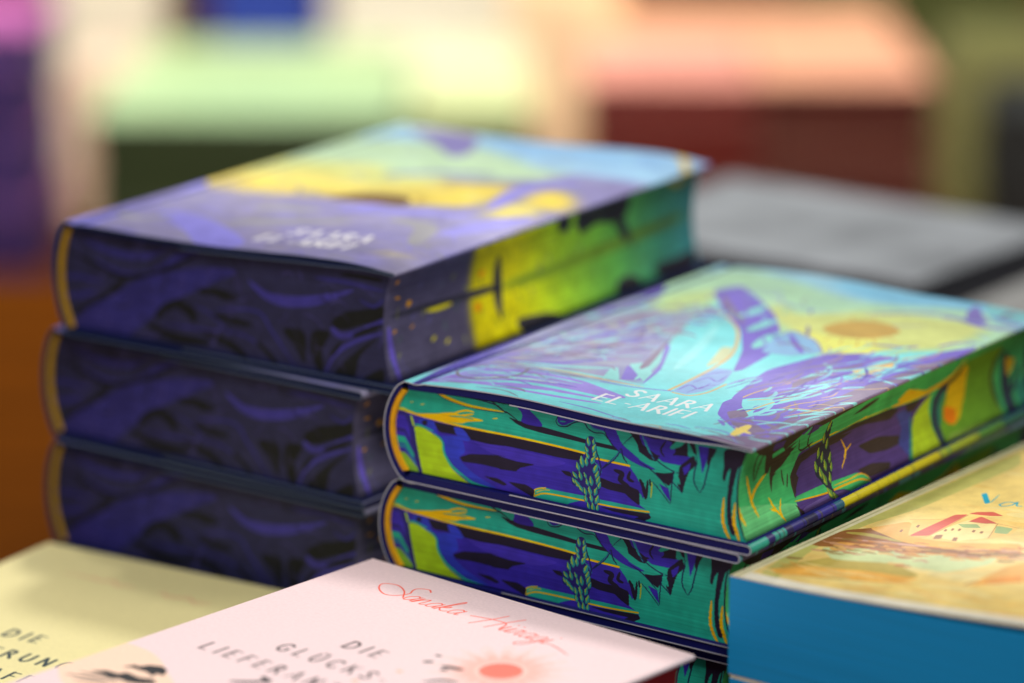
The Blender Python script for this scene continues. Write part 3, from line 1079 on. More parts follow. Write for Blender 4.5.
# ------------------------------------------------------------------ a case-bound book with flat spine and coloured page edges
def cased_book(name, label, group, loc, yaw, W, L, T, M, over=3.5, tb=1.7):
    root = empty(name, loc, -yaw, label, 'book', group)
    def slab(nm, z0, z1, mats, top):
        rad = .5
        prof = [(0, z0 + rad), (rad, z0), (W - rad, z0), (W, z0 + rad), (W, z1 - rad), (W - rad, z1), (rad, z1), (0, z1 - rad)]
        me = prism_mesh(nm, prof, 0, L, lambda i: (0 if top and i == 5 else 1), (1, 1), None, lambda x, y, z: (x / W, y / L))
        return link(nm, me, mats, root)
    slab('front_board', T - tb, T, [M['cover'], M['edge']], True)
    slab('back_board', 0, tb, [M['cover'], M['edge']], False)
    link('spine_board', prism_mesh('spine_board', [(0.05, tb + .02), (1.6, tb + .02), (1.6, T - tb - .02), (.05, T - tb - .02)], .02, L - .02, lambda i: 0, (0, 0)), [M['edge']], root)
    n = 10
    zb, zt = tb + .02, T - tb - .02
    cz, ch = (zb + zt) / 2, (zt - zb) / 2
    fore = [(W - over - 1.2 * (1 - ((z - cz) / ch)**2), z) for z in np.linspace(zb, zt, n)]
    prof = [(1.65, zt), (1.65, zb)] + fore
    link('page_block', prism_mesh('page_block', prof, over, L - over, lambda i: 0, (0, 0)), [M['pages']], root)
    return root

# ------------------------------------------------------------------ a paperback; swell lifts the fore-edge side
def paperback(name, label, group, loc, yaw, W, L, T, M, swell=0.0, gap=0.0, tc=.55):
    root = empty(name, loc, -yaw, label, 'book', group)
    def zt(x):
        return T + swell * (x / W)**1.3
    def zc(x):
        return zt(x) + gap * max(0.0, (x - W * .18) / (W * .82))**1.4
    path = []
    for x in np.linspace(W, 1.2, 26):
        path.append((x, zc(x), 0, 1))
    path += [(.45, T - .1, 0, 1), (.08, T - .5, 2, 1), (0, T - 1.2, 2, 1), (0, T / 2, 2, 1), (0, 1.2, 2, 1), (.08, .5, 2, 1), (.45, .1, 2, 1), (1.2, 0, 2, 1), (W, 0, 2, 1)]
    P = np.array([(a, b) for a, b, _, _ in path])
    d = np.gradient(P, axis=0)
    d /= np.linalg.norm(d, axis=1)[:, None]
    nrm = np.stack([d[:, 1], -d[:, 0]], 1)
    inner = P - nrm * tc
    loops = [((P[i][0], P[i][1]), (inner[i][0], inner[i][1]), path[i][2], path[i][3]) for i in range(len(path))]
    me = strip_mesh('cover', loops, lambda x, y: (x / W, y / L), {'edge': 3}, 0.0, L)
    link('cover', me, [M['cover'], M['inside'], M['spine'], M['cut']], root)
    xs = np.linspace(.06, W - .8, 14)
    prof = [(x, tc + .05) for x in xs] + [(x, zt(x) - tc - .08) for x in xs[::-1]]
    link('page_block', prism_mesh('page_block', prof, -.12, L - .5, lambda i: 0, (0, 0)), [M['pages']], root)
    return root

# ================================================================== the table
tm = wood('table_wood', (78, 38, 0), (96, 48, 0))
def box_bm(bm, x0, x1, y0, y1, z0, z1, bev=.004):
    r = bmesh.ops.create_cube(bm, size=1.0)
    for v in r['verts']:
        v.co = Vector(((x0 + x1) / 2 + v.co.x * (x1 - x0), (y0 + y1) / 2 + v.co.y * (y1 - y0), (z0 + z1) / 2 + v.co.z * (z1 - z0)))
    if bev:
        bmesh.ops.bevel(bm, geom=list({e for v in r['verts'] for e in v.link_edges}), offset=bev, segments=2, affect='EDGES')
def box(name, dims, mat, parent=None, bev=.004):
    bm = bmesh.new()
    box_bm(bm, *dims, bev=bev)
    me = bpy.data.meshes.new(name)
    bm.to_mesh(me)
    bm.free()
    return link(name, me, [mat], parent)
table = box('table_top', (-1.7, 1.7, .45, 1.76, -.04, 0.0), tm)
table['kind'] = 'structure'
back_table = box('back_table_top', (-2.2, 2.2, 1.95, 4.6, -.29, -.25), tm)
back_table['kind'] = 'structure'

# ================================================================== teal jacketed books, right pile
W_R, L_R, T_R = 135.58, 196.58, 34.72
YAW_R = math.radians(35.391)
A_R = (-36.44, 1082.08)

TEAL = dict(t=(42, 160, 138), i=(58, 46, 154), i2=(68, 54, 166), k=(33, 28, 46), b=(52, 64, 176), l=(160, 194, 40), l2=(120, 166, 58), bt=(44, 120, 150), n=(44, 38, 108), g=(240, 186, 10), lg=(170, 176, 50), d=(28, 36, 74), go=(230, 172, 10), br=(54, 50, 46), lf=((30, 34, 84), (46, 142, 140), (150, 176, 60)))
sh = Sheet(W_R, T_R, 9, TEAL['t'])
sh.draw(PRINTS['tailR'], TEAL)
sh.mottle(.1, 6.0, 2)
tail_R = printed('teal_tail_print', sh.image('teal_tail', 1.3), rough=.6, pages=1500.0, spec=.25)

FORE = dict(q=(70, 168, 104), q2=(104, 184, 122), br=(62, 54, 44), v=(76, 58, 112), k2=(56, 46, 44), bv=(64, 68, 130), or_=(240, 160, 20), v2=(104, 88, 144), l=(160, 184, 44), t2=(50, 124, 104), gr=(104, 148, 44), lgr=(146, 182, 82), n=(44, 46, 60), n2=(48, 62, 74), y=(206, 172, 16), o=(232, 126, 16), go=(226, 176, 20), lf2=((40, 44, 58), (96, 136, 66), (164, 170, 60)))
FORE['or'] = FORE['or_']
sh = Sheet(L_R, T_R, 7, FORE['q'])
sh.draw(PRINTS['foreR'], FORE)
sh.mottle(.1, 6.0, 3)
fore_R = printed('teal_fore_print', sh.image('teal_fore', 1.3), rough=.6, pages=1500.0, spec=.25)

COVR = dict(cyl=(164, 238, 240), cyo2=(206, 214, 176), lavp=(166, 150, 226), mix=(150, 152, 194), sky=(166, 216, 236), sky2=(140, 206, 236), mint=(186, 226, 190), lime=(202, 226, 160), yel=(218, 226, 146), yel2=(234, 236, 128), dpur=(136, 124, 196), dpur2=(112, 96, 184), cy3=(140, 208, 214), gray=(128, 116, 140), sun=(206, 172, 92), pur=(134, 118, 208), cy=(142, 228, 232), cy2=(152, 222, 220), mau=(138, 122, 150), oran=(222, 184, 124), swl=(154, 186, 232), rock=(150, 192, 228), cyo=(236, 206, 140), yelc=(242, 220, 128), dblu=(84, 74, 170), ring=(124, 122, 116), cyw=(206, 232, 226))
sh = Sheet(W_R, L_R, 6, COVR['cy'])
rng = np.random.default_rng(4)
first, rest = PRINTS['coverR'].strip().split('\n', 1)
sh.draw(first, COVR)
for _ in range(260):                    # the mottled thicket behind the figure
    u, v = rng.uniform(2, 50), rng.uniform(36, 135)
    ln = rng.uniform(4, 13)
    a = rng.normal(.15, .5)
    c = [(150, 132, 206), (152, 140, 160), (170, 214, 214), (190, 204, 190), (166, 160, 222), (206, 196, 160)][rng.integers(6)]
    sh.stroke([(u, v), (u + ln * .5, v + rng.normal(0, 1.2)), (u + ln * math.cos(a), v + ln * math.sin(a))], rng.uniform(.8, 2.6), c, True, .8)
rl = rest.split('\n')
soft_keys = ('sky', 'sky2', 'mint', 'lime', 'yel', 'yel2')
sh.draw('\n'.join(l for l in rl if l.split()[1] in soft_keys), COVR)
sh.blur(5.0)
sh.draw('\n'.join(l for l in rl if l.split()[1] not in soft_keys), COVR)
def hatch(n, u0, u1, v0, v1, ang, spread, ln0, ln1, w0, w1, cols, alpha=.85):
    for _ in range(n):
        u, v = rng.uniform(u0, u1), rng.uniform(v0, v1)
        a = rng.normal(ang, spread)
        ln = rng.uniform(ln0, ln1)
        bend = rng.normal(0, .35)
        sh.stroke([(u, v), (u + ln * .5 * math.cos(a), v + ln * .5 * math.sin(a)), (u + ln * .5 * math.cos(a) + ln * .5 * math.cos(a + bend), v + ln * .5 * math.sin(a) + ln * .5 * math.sin(a + bend))], rng.uniform(w0, w1), cols[rng.integers(len(cols))], True, alpha)
PUR, DPU, CYA, ORA, MAU = (140, 124, 212), (98, 84, 176), (150, 228, 230), (226, 190, 130), (146, 132, 156)
hatch(150, 4, 46, 46, 132, .9, .6, 4, 12, .7, 2.2, [PUR, MAU, MAU, CYA, (176, 214, 206), DPU, (116, 104, 140)], .85)
hatch(60, 6, 46, 48, 130, .5, .7, 3, 10, .35, .8, [DPU, CYA], .7)
sh.draw('''l pur 0 1280,1300 1356,1500 1356,150 1240,200 1150,330 1190,520 1215,760 1245,1020
l mau 0 1320,1180 1356,1340 1356,90 1290,130 1275,420 1285,800
l pur 0 1030,470 1090,360 1180,260 1300,180 1356,100 1200,130 1080,230 1020,360
l mau 0 1120,330 1200,240 1320,160 1300,110 1180,160 1090,270
l mau 0 1150,0 1356,0 1356,150 1260,90
l pur 0 1060,600 1110,500 1170,440 1150,560 1090,680''', COVR)
hatch(46, 106, 132, 14, 110, 1.25, .25, 8, 24, .8, 2.0, [CYA, (150, 222, 220), CYA], .95)
hatch(50, 112, 135, 12, 120, 1.3, .3, 6, 18, .5, 1.3, [MAU, DPU, PUR], .85)
hatch(16, 104, 132, 30, 120, 1.2, .35, 8, 22, .4, .8, [ORA], .85)
hatch(26, 104, 134, 4, 26, .5, .35, 6, 16, .6, 1.5, [CYA, PUR, MAU], .85)
hatch(30, 92, 118, 45, 108, 1.3, .2, 6, 16, .5, 1.3, [DPU, MAU], .7)
hatch(26, 92, 120, 48, 112, 1.35, .2, 6, 18, .6, 1.6, [CYA, MAU, (160, 150, 226)], .8)
hatch(60, 3, 44, 3, 34, .03, .08, 8, 20, .4, 1.2, [PUR, CYA, CYA, MAU], .7)
hatch(26, 26, 84, 100, 165, 2.3, .25, 5, 14, .6, 1.5, [DPU, PUR, CYA, MAU], .7)
hatch(26, 20, 130, 150, 192, .1, .25, 8, 26, .6, 1.8, [(150, 180, 226), (176, 210, 232), (140, 130, 196)], .5)
hatch(14, 56, 112, 1, 8, .05, .08, 8, 26, .4, 1.0, [PUR, ORA, MAU, CYA], .8)
for l in rl:                            # the sun and the gold outlines stay on top
    if l.split()[1] in ('sun', 'ring', 'yelc'):
        sh.draw(l, COVR)
sh.mottle(.07, 9.0, 1)
sh.letters('SAARA', 72.0, 24.2, 7.6, 1.5, 1.2, (253, 253, 253))
sh.letters('EL-ARIFI', 66.6, 13.6, 7.6, 1.35, 1.2, (253, 253, 253))
cover_R = printed('teal_cover_print', sh.image('teal_cover', .86), rough=.5)

navy = plain('navy_board_paper', (20, 24, 96), .6, .15, spec=.2)
cut = plain('jacket_cut_edge', (190, 192, 206), .7, .1)
paper = paper_stack('cream_paper', (220, 210, 186))
band_R = plain('gold_band', (244, 176, 4), .6, .2, 400.0)
band_L = plain('shaded_gold_band', (196, 150, 4), .6, .2, 400.0)  # same gold, dimmer left-side light put into the colour
sh = Sheet(4.0, L_R, 6, (52, 150, 130))
for a, b, c in ((0, 10, (60, 172, 150)), (10, 14, (46, 34, 104)), (14, 21, (62, 160, 146)), (21, 25, (40, 30, 80)), (25, 33, (52, 44, 120)), (33, 40, (38, 34, 76)), (40, 52, (60, 52, 140)), (52, 57, (44, 96, 120)), (57, 122, (214, 200, 36)), (122, 150, (176, 190, 60)), (150, 168, (104, 158, 70)), (168, 185, (60, 120, 100)), (185, 197, (64, 48, 110))):
    sh.poly([(0, a), (4, a + .8), (4, b + .8), (0, b)], c, 1.0, False)
rng = np.random.default_rng(2)
for k in range(26):
    v = rng.uniform(0, L_R)
    sh.stroke([(0, v), (4, v + rng.uniform(-3, 5))], rng.uniform(.5, 2.2), ((30, 28, 60), (70, 150, 140), (90, 84, 60), (60, 50, 130))[k % 4], True, .6 if v < 56 or v > 120 else .15)
wrap_R = printed('teal_jacket_wrap', sh.image('teal_wrap', .9), rough=.45)
teal_mats = dict(cover=cover_R, wrap=wrap_R, flap=navy, inside=navy, cut=cut, board=navy, tail=tail_R, fore=fore_R, paper=paper, band=band_R)

def place(A, yaw, du, dv):
    w = (math.cos(yaw), -math.sin(yaw)); l = (math.sin(yaw), math.cos(yaw))
    return A[0] + du * w[0] + dv * l[0], A[1] + du * w[1] + dv * l[1]

def pile(name, labels, group, A, T, offs, yaw0, W, L, bulge, mats, bows, tb=2.5):
    n = len(labels)
    for k in range(n):                  # k = 0 is the top book
        du, dv, dyaw = offs[k]
        x, y = place(A, yaw0, du, dv)
        z = (n - 1 - k) * T
        jacketed_book(name, labels[k], group, (x * MM, y * MM, z * MM + .00008), yaw0 + math.radians(dyaw), W, L, T - .1, bulge, mats, bows[k], taper=(k == 0), tb=tb)

bow_R = [(0, 0), (.06, .1), (.12, .9), (.25, 1.8), (.36, 2.1), (.5, 1.5), (.62, .9), (.75, 1.2), (.87, 1.3), (.95, .5), (1, 0)]
flat = [(0, 0), (.1, 0), (.5, .1), (1, 0)]
pile('jacketed_book',
     ['turquoise jacketed hardback with golden sun on its cover, topmost of the right pile',
      'turquoise jacketed hardback second from the top of the right pile',
      'turquoise jacketed hardback third from the top of the right pile',
      'turquoise jacketed hardback at the very bottom of the right pile'],
     'turquoise books in the right pile', A_R, T_R, [(0, 0, 0), (-4.0, 1.8, .8), (-6.5, 2.4, .3), (-3.0, 0, -.5)], YAW_R, W_R, L_R, 7.6, teal_mats, [bow_R, flat, flat, flat])

# ================================================================== indigo jacketed books, left pile
W_L, L_L, T_L = 145.0, 210.25, 42.1
YAW_L = math.radians(33.40)
A_L = (-158.66, 1186.37)
INDIGO = dict(base=(46, 46, 80), v=(50, 47, 118), V=(66, 60, 150), k=(26, 28, 30))
sh = Sheet(W_L, T_L, 7, INDIGO['base'])
sh.draw(PRINTS['tailL'], INDIGO)
rng = np.random.default_rng(8)
for _ in range(150):
    u, v = rng.uniform(4, W_L - 8), rng.uniform(4, T_L - 4)
    a = rng.normal(.5, .5) if u < 75 else rng.normal(1.9, .6)
    ln = rng.uniform(3, 12)
    c = ((30, 30, 44), (66, 58, 120), (44, 42, 84), (80, 70, 150))[rng.integers(4)]
    sh.stroke([(u, v), (u + ln * .5 * math.cos(a), v + ln * .5 * math.sin(a) + rng.normal(0, .8)), (u + ln * math.cos(a + .4), v + ln * math.sin(a + .4))], rng.uniform(.3, .9), c, True, .5)
sh.blur(.4)
sh.mottle(.14, 7.0, 4)
tail_L = printed('indigo_tail_print', sh.image('indigo_tail', 1.15, 1.0), rough=.6, pages=1400.0, spec=.25)
FL = dict(base=(78, 74, 96), V=(98, 84, 168), k=(52, 50, 62), ye=(206, 196, 30), gr=(140, 190, 80), te=(76, 156, 132), bl=(74, 150, 190), dk=(112, 136, 50), or_=(226, 152, 20))
FL['or'] = FL['or_']
sh = Sheet(L_L, T_L, 6, FL['base'])
lines = PRINTS['foreL'].strip().split('\n')
start = min(int(q.split(',')[0]) for l in lines if l.startswith('p ye') for q in l.split()[3:]) * .1
stops = ((0, (196, 184, 24)), (28, (206, 200, 34)), (60, (160, 196, 60)), (95, (110, 180, 88)), (125, (80, 162, 130)), (160, (70, 148, 168)))
uu = np.arange(sh.W) / sh.res - start
grad = np.stack([np.interp(uu, [s[0] for s in stops], [s[1][k] / 255.0 for s in stops]) for k in range(3)], 1)
m = np.clip(uu / 4.0 + .5, 0, 1)[None, :, None]
sh.a = (sh.a * (1 - m) + grad[None] * m).astype(np.float32)
sh.draw('\n'.join(l for l in lines if l.split()[1] == 'dk'), FL)  # shadow line of the page swell, painted along the middle of the edge
sh.blur(2.5)
sh.draw('\n'.join(l for l in lines if l.split()[1] not in ('gr', 'te', 'bl', 'dk') and not l.startswith('p ye')), FL)
rng = np.random.default_rng(5)
for _ in range(120):                    # small leaves and grasses in the scene
    u, v = rng.uniform(2, L_L - 2), rng.uniform(4, T_L - 4)
    c = ((60, 58, 70), (150, 160, 60), (90, 86, 150), (70, 110, 90))[rng.integers(4)]
    h = rng.uniform(1.5, 5)
    sh.stroke([(u, v), (u + rng.normal(0, .5), v + h * .5), (u + rng.normal(0, 1), v + h)], rng.uniform(.3, .9), c, True, .55)
sh.blur(.3)
sh.mottle(.12, 6.0, 5)
fore_L = printed('indigo_fore_print', sh.image('indigo_fore', 1.4), rough=.6, pages=1400.0, spec=.25)
CL = dict(base=(146, 140, 186), pal=(200, 228, 190), palm=(222, 224, 140), yel=(238, 214, 92), yel2=(240, 224, 120), sky=(172, 214, 246), sky2=(160, 208, 250), pb=(140, 132, 190), sun=(132, 96, 16), lav=(150, 144, 226), gry=(160, 158, 164), gold=(220, 196, 110))
sh = Sheet(W_L, L_L, 5, CL['base'])
rng = np.random.default_rng(7)
for _ in range(220):
    u, v = rng.uniform(0, W_L), rng.uniform(0, 105)
    c = [(150, 144, 220), (164, 162, 168), (150, 142, 176), (172, 166, 206), (168, 160, 140)][rng.integers(5)]
    ln = rng.uniform(5, 18)
    sh.stroke([(u, v), (u + ln * .5, v + rng.normal(0, 3)), (u + ln, v + rng.normal(0, 4))], rng.uniform(1.0, 4.5), c, True, .55)
ll = PRINTS['coverL'].strip().split('\n')
fields = ('pal', 'palm', 'yel', 'yel2', 'sky', 'sky2')
sh.draw('\n'.join(l for l in ll if l.split()[1] in fields), CL)
sh.blur(7.0)
for _ in range(150):
    u, v = rng.uniform(0, W_L), rng.uniform(0, 92)
    c = [(138, 130, 214), (150, 148, 156), (122, 114, 166), (160, 152, 200)][rng.integers(4)]
    ln = rng.uniform(5, 18)
    sh.stroke([(u, v), (u + ln * .5, v + rng.normal(0, 3)), (u + ln, v + rng.normal(0, 4))], rng.uniform(.6, 2.6), c, True, .5)
for _ in range(60):
    u, v = rng.uniform(0, W_L), rng.uniform(100, 190)
    c = [(170, 190, 220), (140, 140, 200), (206, 226, 200), (190, 200, 150)][rng.integers(4)]
    ln = rng.uniform(5, 18)
    sh.stroke([(u, v), (u + ln * .5, v + rng.normal(0, 2)), (u + ln, v + rng.normal(0, 3))], rng.uniform(.6, 2.2), c, True, .45)
sh.draw('\n'.join(l for l in ll if l.split()[1] not in fields + ('sun',)), CL)
sh.poly([(72.5 + 17 * math.cos(q), 88.5 - 5 + 17 * math.sin(q)) for q in np.linspace(0, math.pi, 20)], (108, 76, 8), 1.0, False)
for k in range(40):
    a = math.pi * k / 39
    sh.stroke([(72.5 + 18 * math.cos(a), 88.5 - 4 + 18 * math.sin(a)), (72.5 + (22 + k % 2 * 3) * math.cos(a), 88.5 - 4 + (22 + k % 2 * 3) * math.sin(a))], .8, (150, 118, 30), True, .8)
sh.mottle(.08, 9.0, 6)
sh.letters('SAARA', 79.5, 27.0, 8.4, 1.5, 1.55, (255, 252, 252))
sh.letters('EL-ARIFI', 74.5, 14.5, 8.4, 1.5, 1.55, (255, 252, 252))
cover_L = printed('indigo_cover_print', sh.image('indigo_cover', .9), rough=.5)
wrap_L = banded('indigo_jacket_wrap', [(0.0, (24, 30, 78)), (.45, (34, 32, 84)), (.58, (60, 50, 120)), (.7, (28, 28, 40))], 40.0)
navy_L = plain('dark_navy_board_paper', (12, 26, 72), .6, .15, spec=.2)
cut_L = plain('grey_jacket_cut_edge', (84, 100, 126), .7, .1)
indigo_mats = dict(cover=cover_L, wrap=wrap_L, flap=navy_L, inside=navy_L, cut=cut_L, board=navy_L, tail=tail_L, fore=fore_L, paper=paper, band=band_L)
bow_L = [(0, 0), (.12, -.3), (.25, -.6), (.45, -.4), (.6, .5), (.72, 1.5), (.88, 2.0), (.96, .9), (1, 0)]
pile('jacketed_book',
     ['thick indigo jacketed hardback with yellow sunset cover, topmost of the left pile',
      'thick indigo jacketed hardback in the middle of the left pile, directly under the sunset cover',
      'thick indigo jacketed hardback third from the top of the left pile',
      'thick indigo jacketed hardback at the bottom of the left pile'],
     'indigo books in the left pile', A_L, T_L, [(-2.0, 0, 0), (-13.5, 4.6, 3.0), (-13.5, 4.4, 2.6), (-4.0, 2.0, .5)], YAW_L, W_L, L_L, 5.6, indigo_mats, [bow_L, flat, flat, flat], 1.9)

# ================================================================== pink book in front
PINK = dict(pch=(250, 214, 190), blk=(18, 16, 20), org=(246, 178, 140), scr=(240, 92, 74))
W_P, L_P = 137.7, 200.0
sh = Sheet(W_P, L_P, 6, (240, 214, 214))
sun_c = (102.9, 150.1)
for rr, c, a in ((20, (246, 206, 196), .3), (16, (247, 190, 178), .4), (12.5, (247, 172, 156), .5), (9.4, (248, 192, 180), .8)):
    t = np.linspace(0, 2 * math.pi, 72, endpoint=False)
    rad = rr * (1 + .16 * np.sin(t * 18) + .06 * np.sin(t * 31 + 1))
    sh.poly([(sun_c[0] + r_ * math.cos(q), sun_c[1] + r_ * math.sin(q)) for r_, q in zip(rad, t)], c, a)
sh.poly([(sun_c[0] + 8.0 * math.cos(q), sun_c[1] + 8.0 * math.sin(q)) for q in np.linspace(0, 2 * math.pi, 30, endpoint=False)], (249, 206, 196))
sh.poly([(sun_c[0] + 6.7 * math.cos(q), sun_c[1] + 6.7 * math.sin(q)) for q in np.linspace(0, 2 * math.pi, 30, endpoint=False)], (240, 124, 106))
sh.draw(PRINTS['pink'], PINK)
ink = (58, 48, 50)
xe = sh.script('Sanaka', 26.0, 177.5, 5.0, .5, PINK['scr'])
xe = sh.script('Hiiragi', xe + 9.0, 176.5, 5.0, .5, PINK['scr'])
sh.stroke([(xe, 177.6), (xe + 4, 177.0), (xe + 12, 174.0)], .5, PINK['scr'])
sh.letters('DIE', 52.0, 133.0, 6.2, 3.4, .95, ink)
sh.letters('GLÜCKS-', 38.0, 118.0, 6.2, 3.4, .95, ink)
sh.letters('LIEFERANTEN', 20.0, 103.0, 6.2, 3.4, .95, ink)
pink_cover = printed('pink_cover_print', sh.image('pink_cover', 1.0), rough=.45)
pink_edge = plain('pale_board_edge', (226, 206, 206), .6)
red_pages = paper_stack('red_sprayed_pages', (196, 30, 24))
yaw = math.radians(42.0)
pink_m = dict(cover=pink_cover, edge=pink_edge, pages=red_pages)
PX, PY = (-180.24, 925.25)
for k, (lab, T0, z0) in enumerate((('pale pink hardback with coral sun and script on its cover, topmost of the front pile', 28.0, 52.0), ('hardback with red page edges directly under the pink book with coral sun', 27.0, 25.0), ('hardback with red page edges lying on the table, lowest under the pink book', 25.0, 0.0))):
    dx = (0, -.8, .6)[k]
    cased_book('hardback_book', lab, 'pink books in the front pile', ((PX + dx) * MM, (PY - dx) * MM, z0 * MM + .00008), yaw + math.radians((0, .5, -.4)[k]), W_P, L_P, T0 - .12, pink_m)

# ================================================================== yellow book at the left
sh = Sheet(W_P, L_P, 5, (232, 220, 164))
sh.draw(PRINTS['yellow'], dict(scr=(226, 178, 140)))
ink = (30, 50, 56)
YU, YV = (48.3, 114.0)
sh.letters('DIE', YU, YV, 6.6, 3.2, 1.2, ink)
sh.letters('ERINNERUNGS-', YU - 27.5, YV - 16.0, 6.6, 3.2, 1.2, ink)
sh.letters('FOTOGRAFEN', YU - 26.0, YV - 32.0, 6.6, 3.2, 1.2, ink)
yellow_cover = printed('yellow_cover_print', sh.image('yellow_cover', 1.0), rough=.45)
yellow_m = dict(cover=yellow_cover, edge=plain('yellow_board_edge', (222, 208, 150), .6), pages=paper)
YX, YY = (-271.91, 1009.12)
yaw = math.radians(31.0)
for k, (lab, z0) in enumerate((('pale yellow hardback with dark lettering in the lower left corner, top of its pile', 25.0), ('pale yellow hardback lying on the table, underneath the one with dark lettering', 0.0))):
    cased_book('hardback_book', lab, 'yellow books at the left', ((YX - 2 * k) * MM, (YY + k) * MM, z0 * MM + .00008), yaw + math.radians(.6 * k), W_P, L_P, 24.88, yellow_m)

# ================================================================== blue-edged paperbacks at the right
BLUE = dict(olv=(196, 190, 112), olv2=(186, 166, 86), orn=(232, 176, 84), orn2=(224, 150, 60), grn=(206, 216, 160), brn=(150, 100, 56), pnk=(206, 160, 140), wal=(238, 200, 118), wal2=(244, 220, 150), roof=(204, 92, 74), grn2=(160, 180, 120), ttl=(24, 160, 186))
W_B, L_B = 130.0, 205.0
sh = Sheet(W_B, L_B, 6, (236, 208, 130))
rng = np.random.default_rng(9)
for _ in range(160):                    # loose brushwork of the sky and beach
    u, v = rng.uniform(0, W_B), rng.uniform(0, L_B)
    c = [(240, 214, 136), (230, 190, 104), (238, 224, 164), (238, 200, 120), (226, 176, 96)][rng.integers(4)]
    sh.stroke([(u - 12, v + rng.normal(0, 1)), (u, v), (u + 14, v + rng.normal(0, 1.5))], rng.uniform(2, 7), c, True, .5)
sh.draw(PRINTS['blue'], BLUE)
for _ in range(260):
    u = rng.uniform(5, W_B)
    v = 38 + (u - 7) * .43 + rng.normal(0, 5)
    c = [(196, 130, 60), (222, 160, 80), (150, 120, 70), (230, 180, 110), (176, 110, 70), (200, 150, 120)][rng.integers(6)]
    sh.stroke([(u - 2, v), (u, v + rng.normal(0, .8)), (u + 3, v + 1)], rng.uniform(.9, 2.6), c, True, .8)
for _ in range(60):
    u, v = rng.uniform(3, W_B), rng.uniform(5, 24)
    c = [(236, 190, 110), (226, 160, 76), (214, 200, 140), (246, 220, 150)][rng.integers(4)]
    sh.stroke([(u - 5, v), (u, v + rng.normal(0, .8)), (u + 6, v)], rng.uniform(.8, 2.2), c, True, .6)
sh.poly([(0, 0), (W_B, 0), (W_B, 5.5), (0, 5.5)], (240, 234, 214), 1.0, False)
sh.poly([(0, 0), (4.2, 0), (4.2, L_B), (0, L_B)], (226, 218, 180), 1.0, False)
sh.poly([(2.0, 0), (2.7, 0), (2.7, L_B), (2.0, L_B)], (170, 164, 120), .8, False)
sh.mottle(.08, 8.0, 7)
blue_cover = printed('seaside_cover_print', sh.image('seaside_cover', .92), rough=.4)
blue_pages = paper_stack('blue_sprayed_pages', (0, 160, 226), .7, 1400.0, .12)
blue_m = dict(cover=blue_cover, inside=plain('brown_cover_inside', (150, 116, 80), .7), spine=plain('cream_spine', (220, 210, 168), .5), cut=plain('cream_cut_edge', (238, 232, 212), .7), pages=blue_pages)
BX, BY = (67.63, 989.81)
yaw = math.radians(38.0)
for k, (lab, z0) in enumerate((('paperback with seaside villa cover and bright blue page edges, top of its pile', 70.2), ('blue-edged paperback second in its pile, just under the one with the seaside villa', 35.1), ('blue-edged paperback lying on the table, lowest of its pile', 0.0))):
    paperback('paperback_book', lab, 'blue-edged paperbacks', ((BX - 1.0 + .5 * k) * MM, (BY + .7 - .4 * k) * MM, z0 * MM + .00008), yaw + math.radians(.3 * k), W_B, L_B, 32.7 if k == 0 else 34.9, blue_m, 5.5 if k == 0 else 0.0, 3.4 if k == 0 else 0.0)

# ================================================================== blurred piles behind
def simple_pile(group, colour_words, x, y, rz, W, L, T, n, top_rgb, side_rgb, page_rgb, z0=0.0, spread=.3, scale=22.0):
    """x,y = corner of the pile in mm; local x = length along the side that faces the viewer"""
    cm = plain(group.replace(' ', '_') + '_cover', top_rgb, .4, spread, scale)
    sm = plain(group.replace(' ', '_') + '_spine', side_rgb, .45, .25, 30.0)
    pm = paper_stack(group.replace(' ', '_') + '_pages', page_rgb)
    order = ['lowest', 'second from below', 'third from below', 'fourth from below', 'fifth from below', 'sixth from below', 'seventh from below', 'eighth from below', 'ninth from below']
    for k in range(n):
        topmost = k == n - 1
        lab = '%s, %s' % (colour_words, 'topmost of its pile' if topmost else order[k] + ' in its pile')
        jig = random.Random(len(group) * 7 + k)
        root = empty('background_book', ((x + jig.uniform(-2, 2)) * MM, (y + jig.uniform(-2, 2)) * MM, (z0 + k * T) * MM + .0001), rz + math.radians(jig.uniform(-1, 1)), lab, 'book', group)
        t = T - .25
        tc = 2.0
        # case: spine side at local y = 0
        prof = [(0, t - .8), (0, .8), (.8, 0), (W, 0), (W, tc), (tc, tc), (tc, t - tc), (W, t - tc), (W, t), (.8, t)]
        def mat_of(i):
            return 0 if i in (7, 8, 9) else 1
        bm_me = prism_mesh('case', prof, 0, L, lambda i: 0 if i == 8 else 1, (1, 1))
        # rotate so that the spine faces local -y and the length runs along local x
        for v in bm_me.vertices:
            px, py = v.co.x, v.co.y
            v.co.x, v.co.y = py, px
        bm_me.flip_normals()
        link('case', bm_me, [cm, sm], root)
        pp = [(tc + .05, tc + .03), (W - 3, tc + .03), (W - 3, t - tc - .03), (tc + .05, t - tc - .03)]
        me = prism_mesh('page_block', pp, 3, L - 3, lambda i: 0, (0, 0))
        for v in me.vertices:
            px, py = v.co.x, v.co.y
            v.co.x, v.co.y = py, px
        me.flip_normals()
        link('page_block', me, [pm], root)

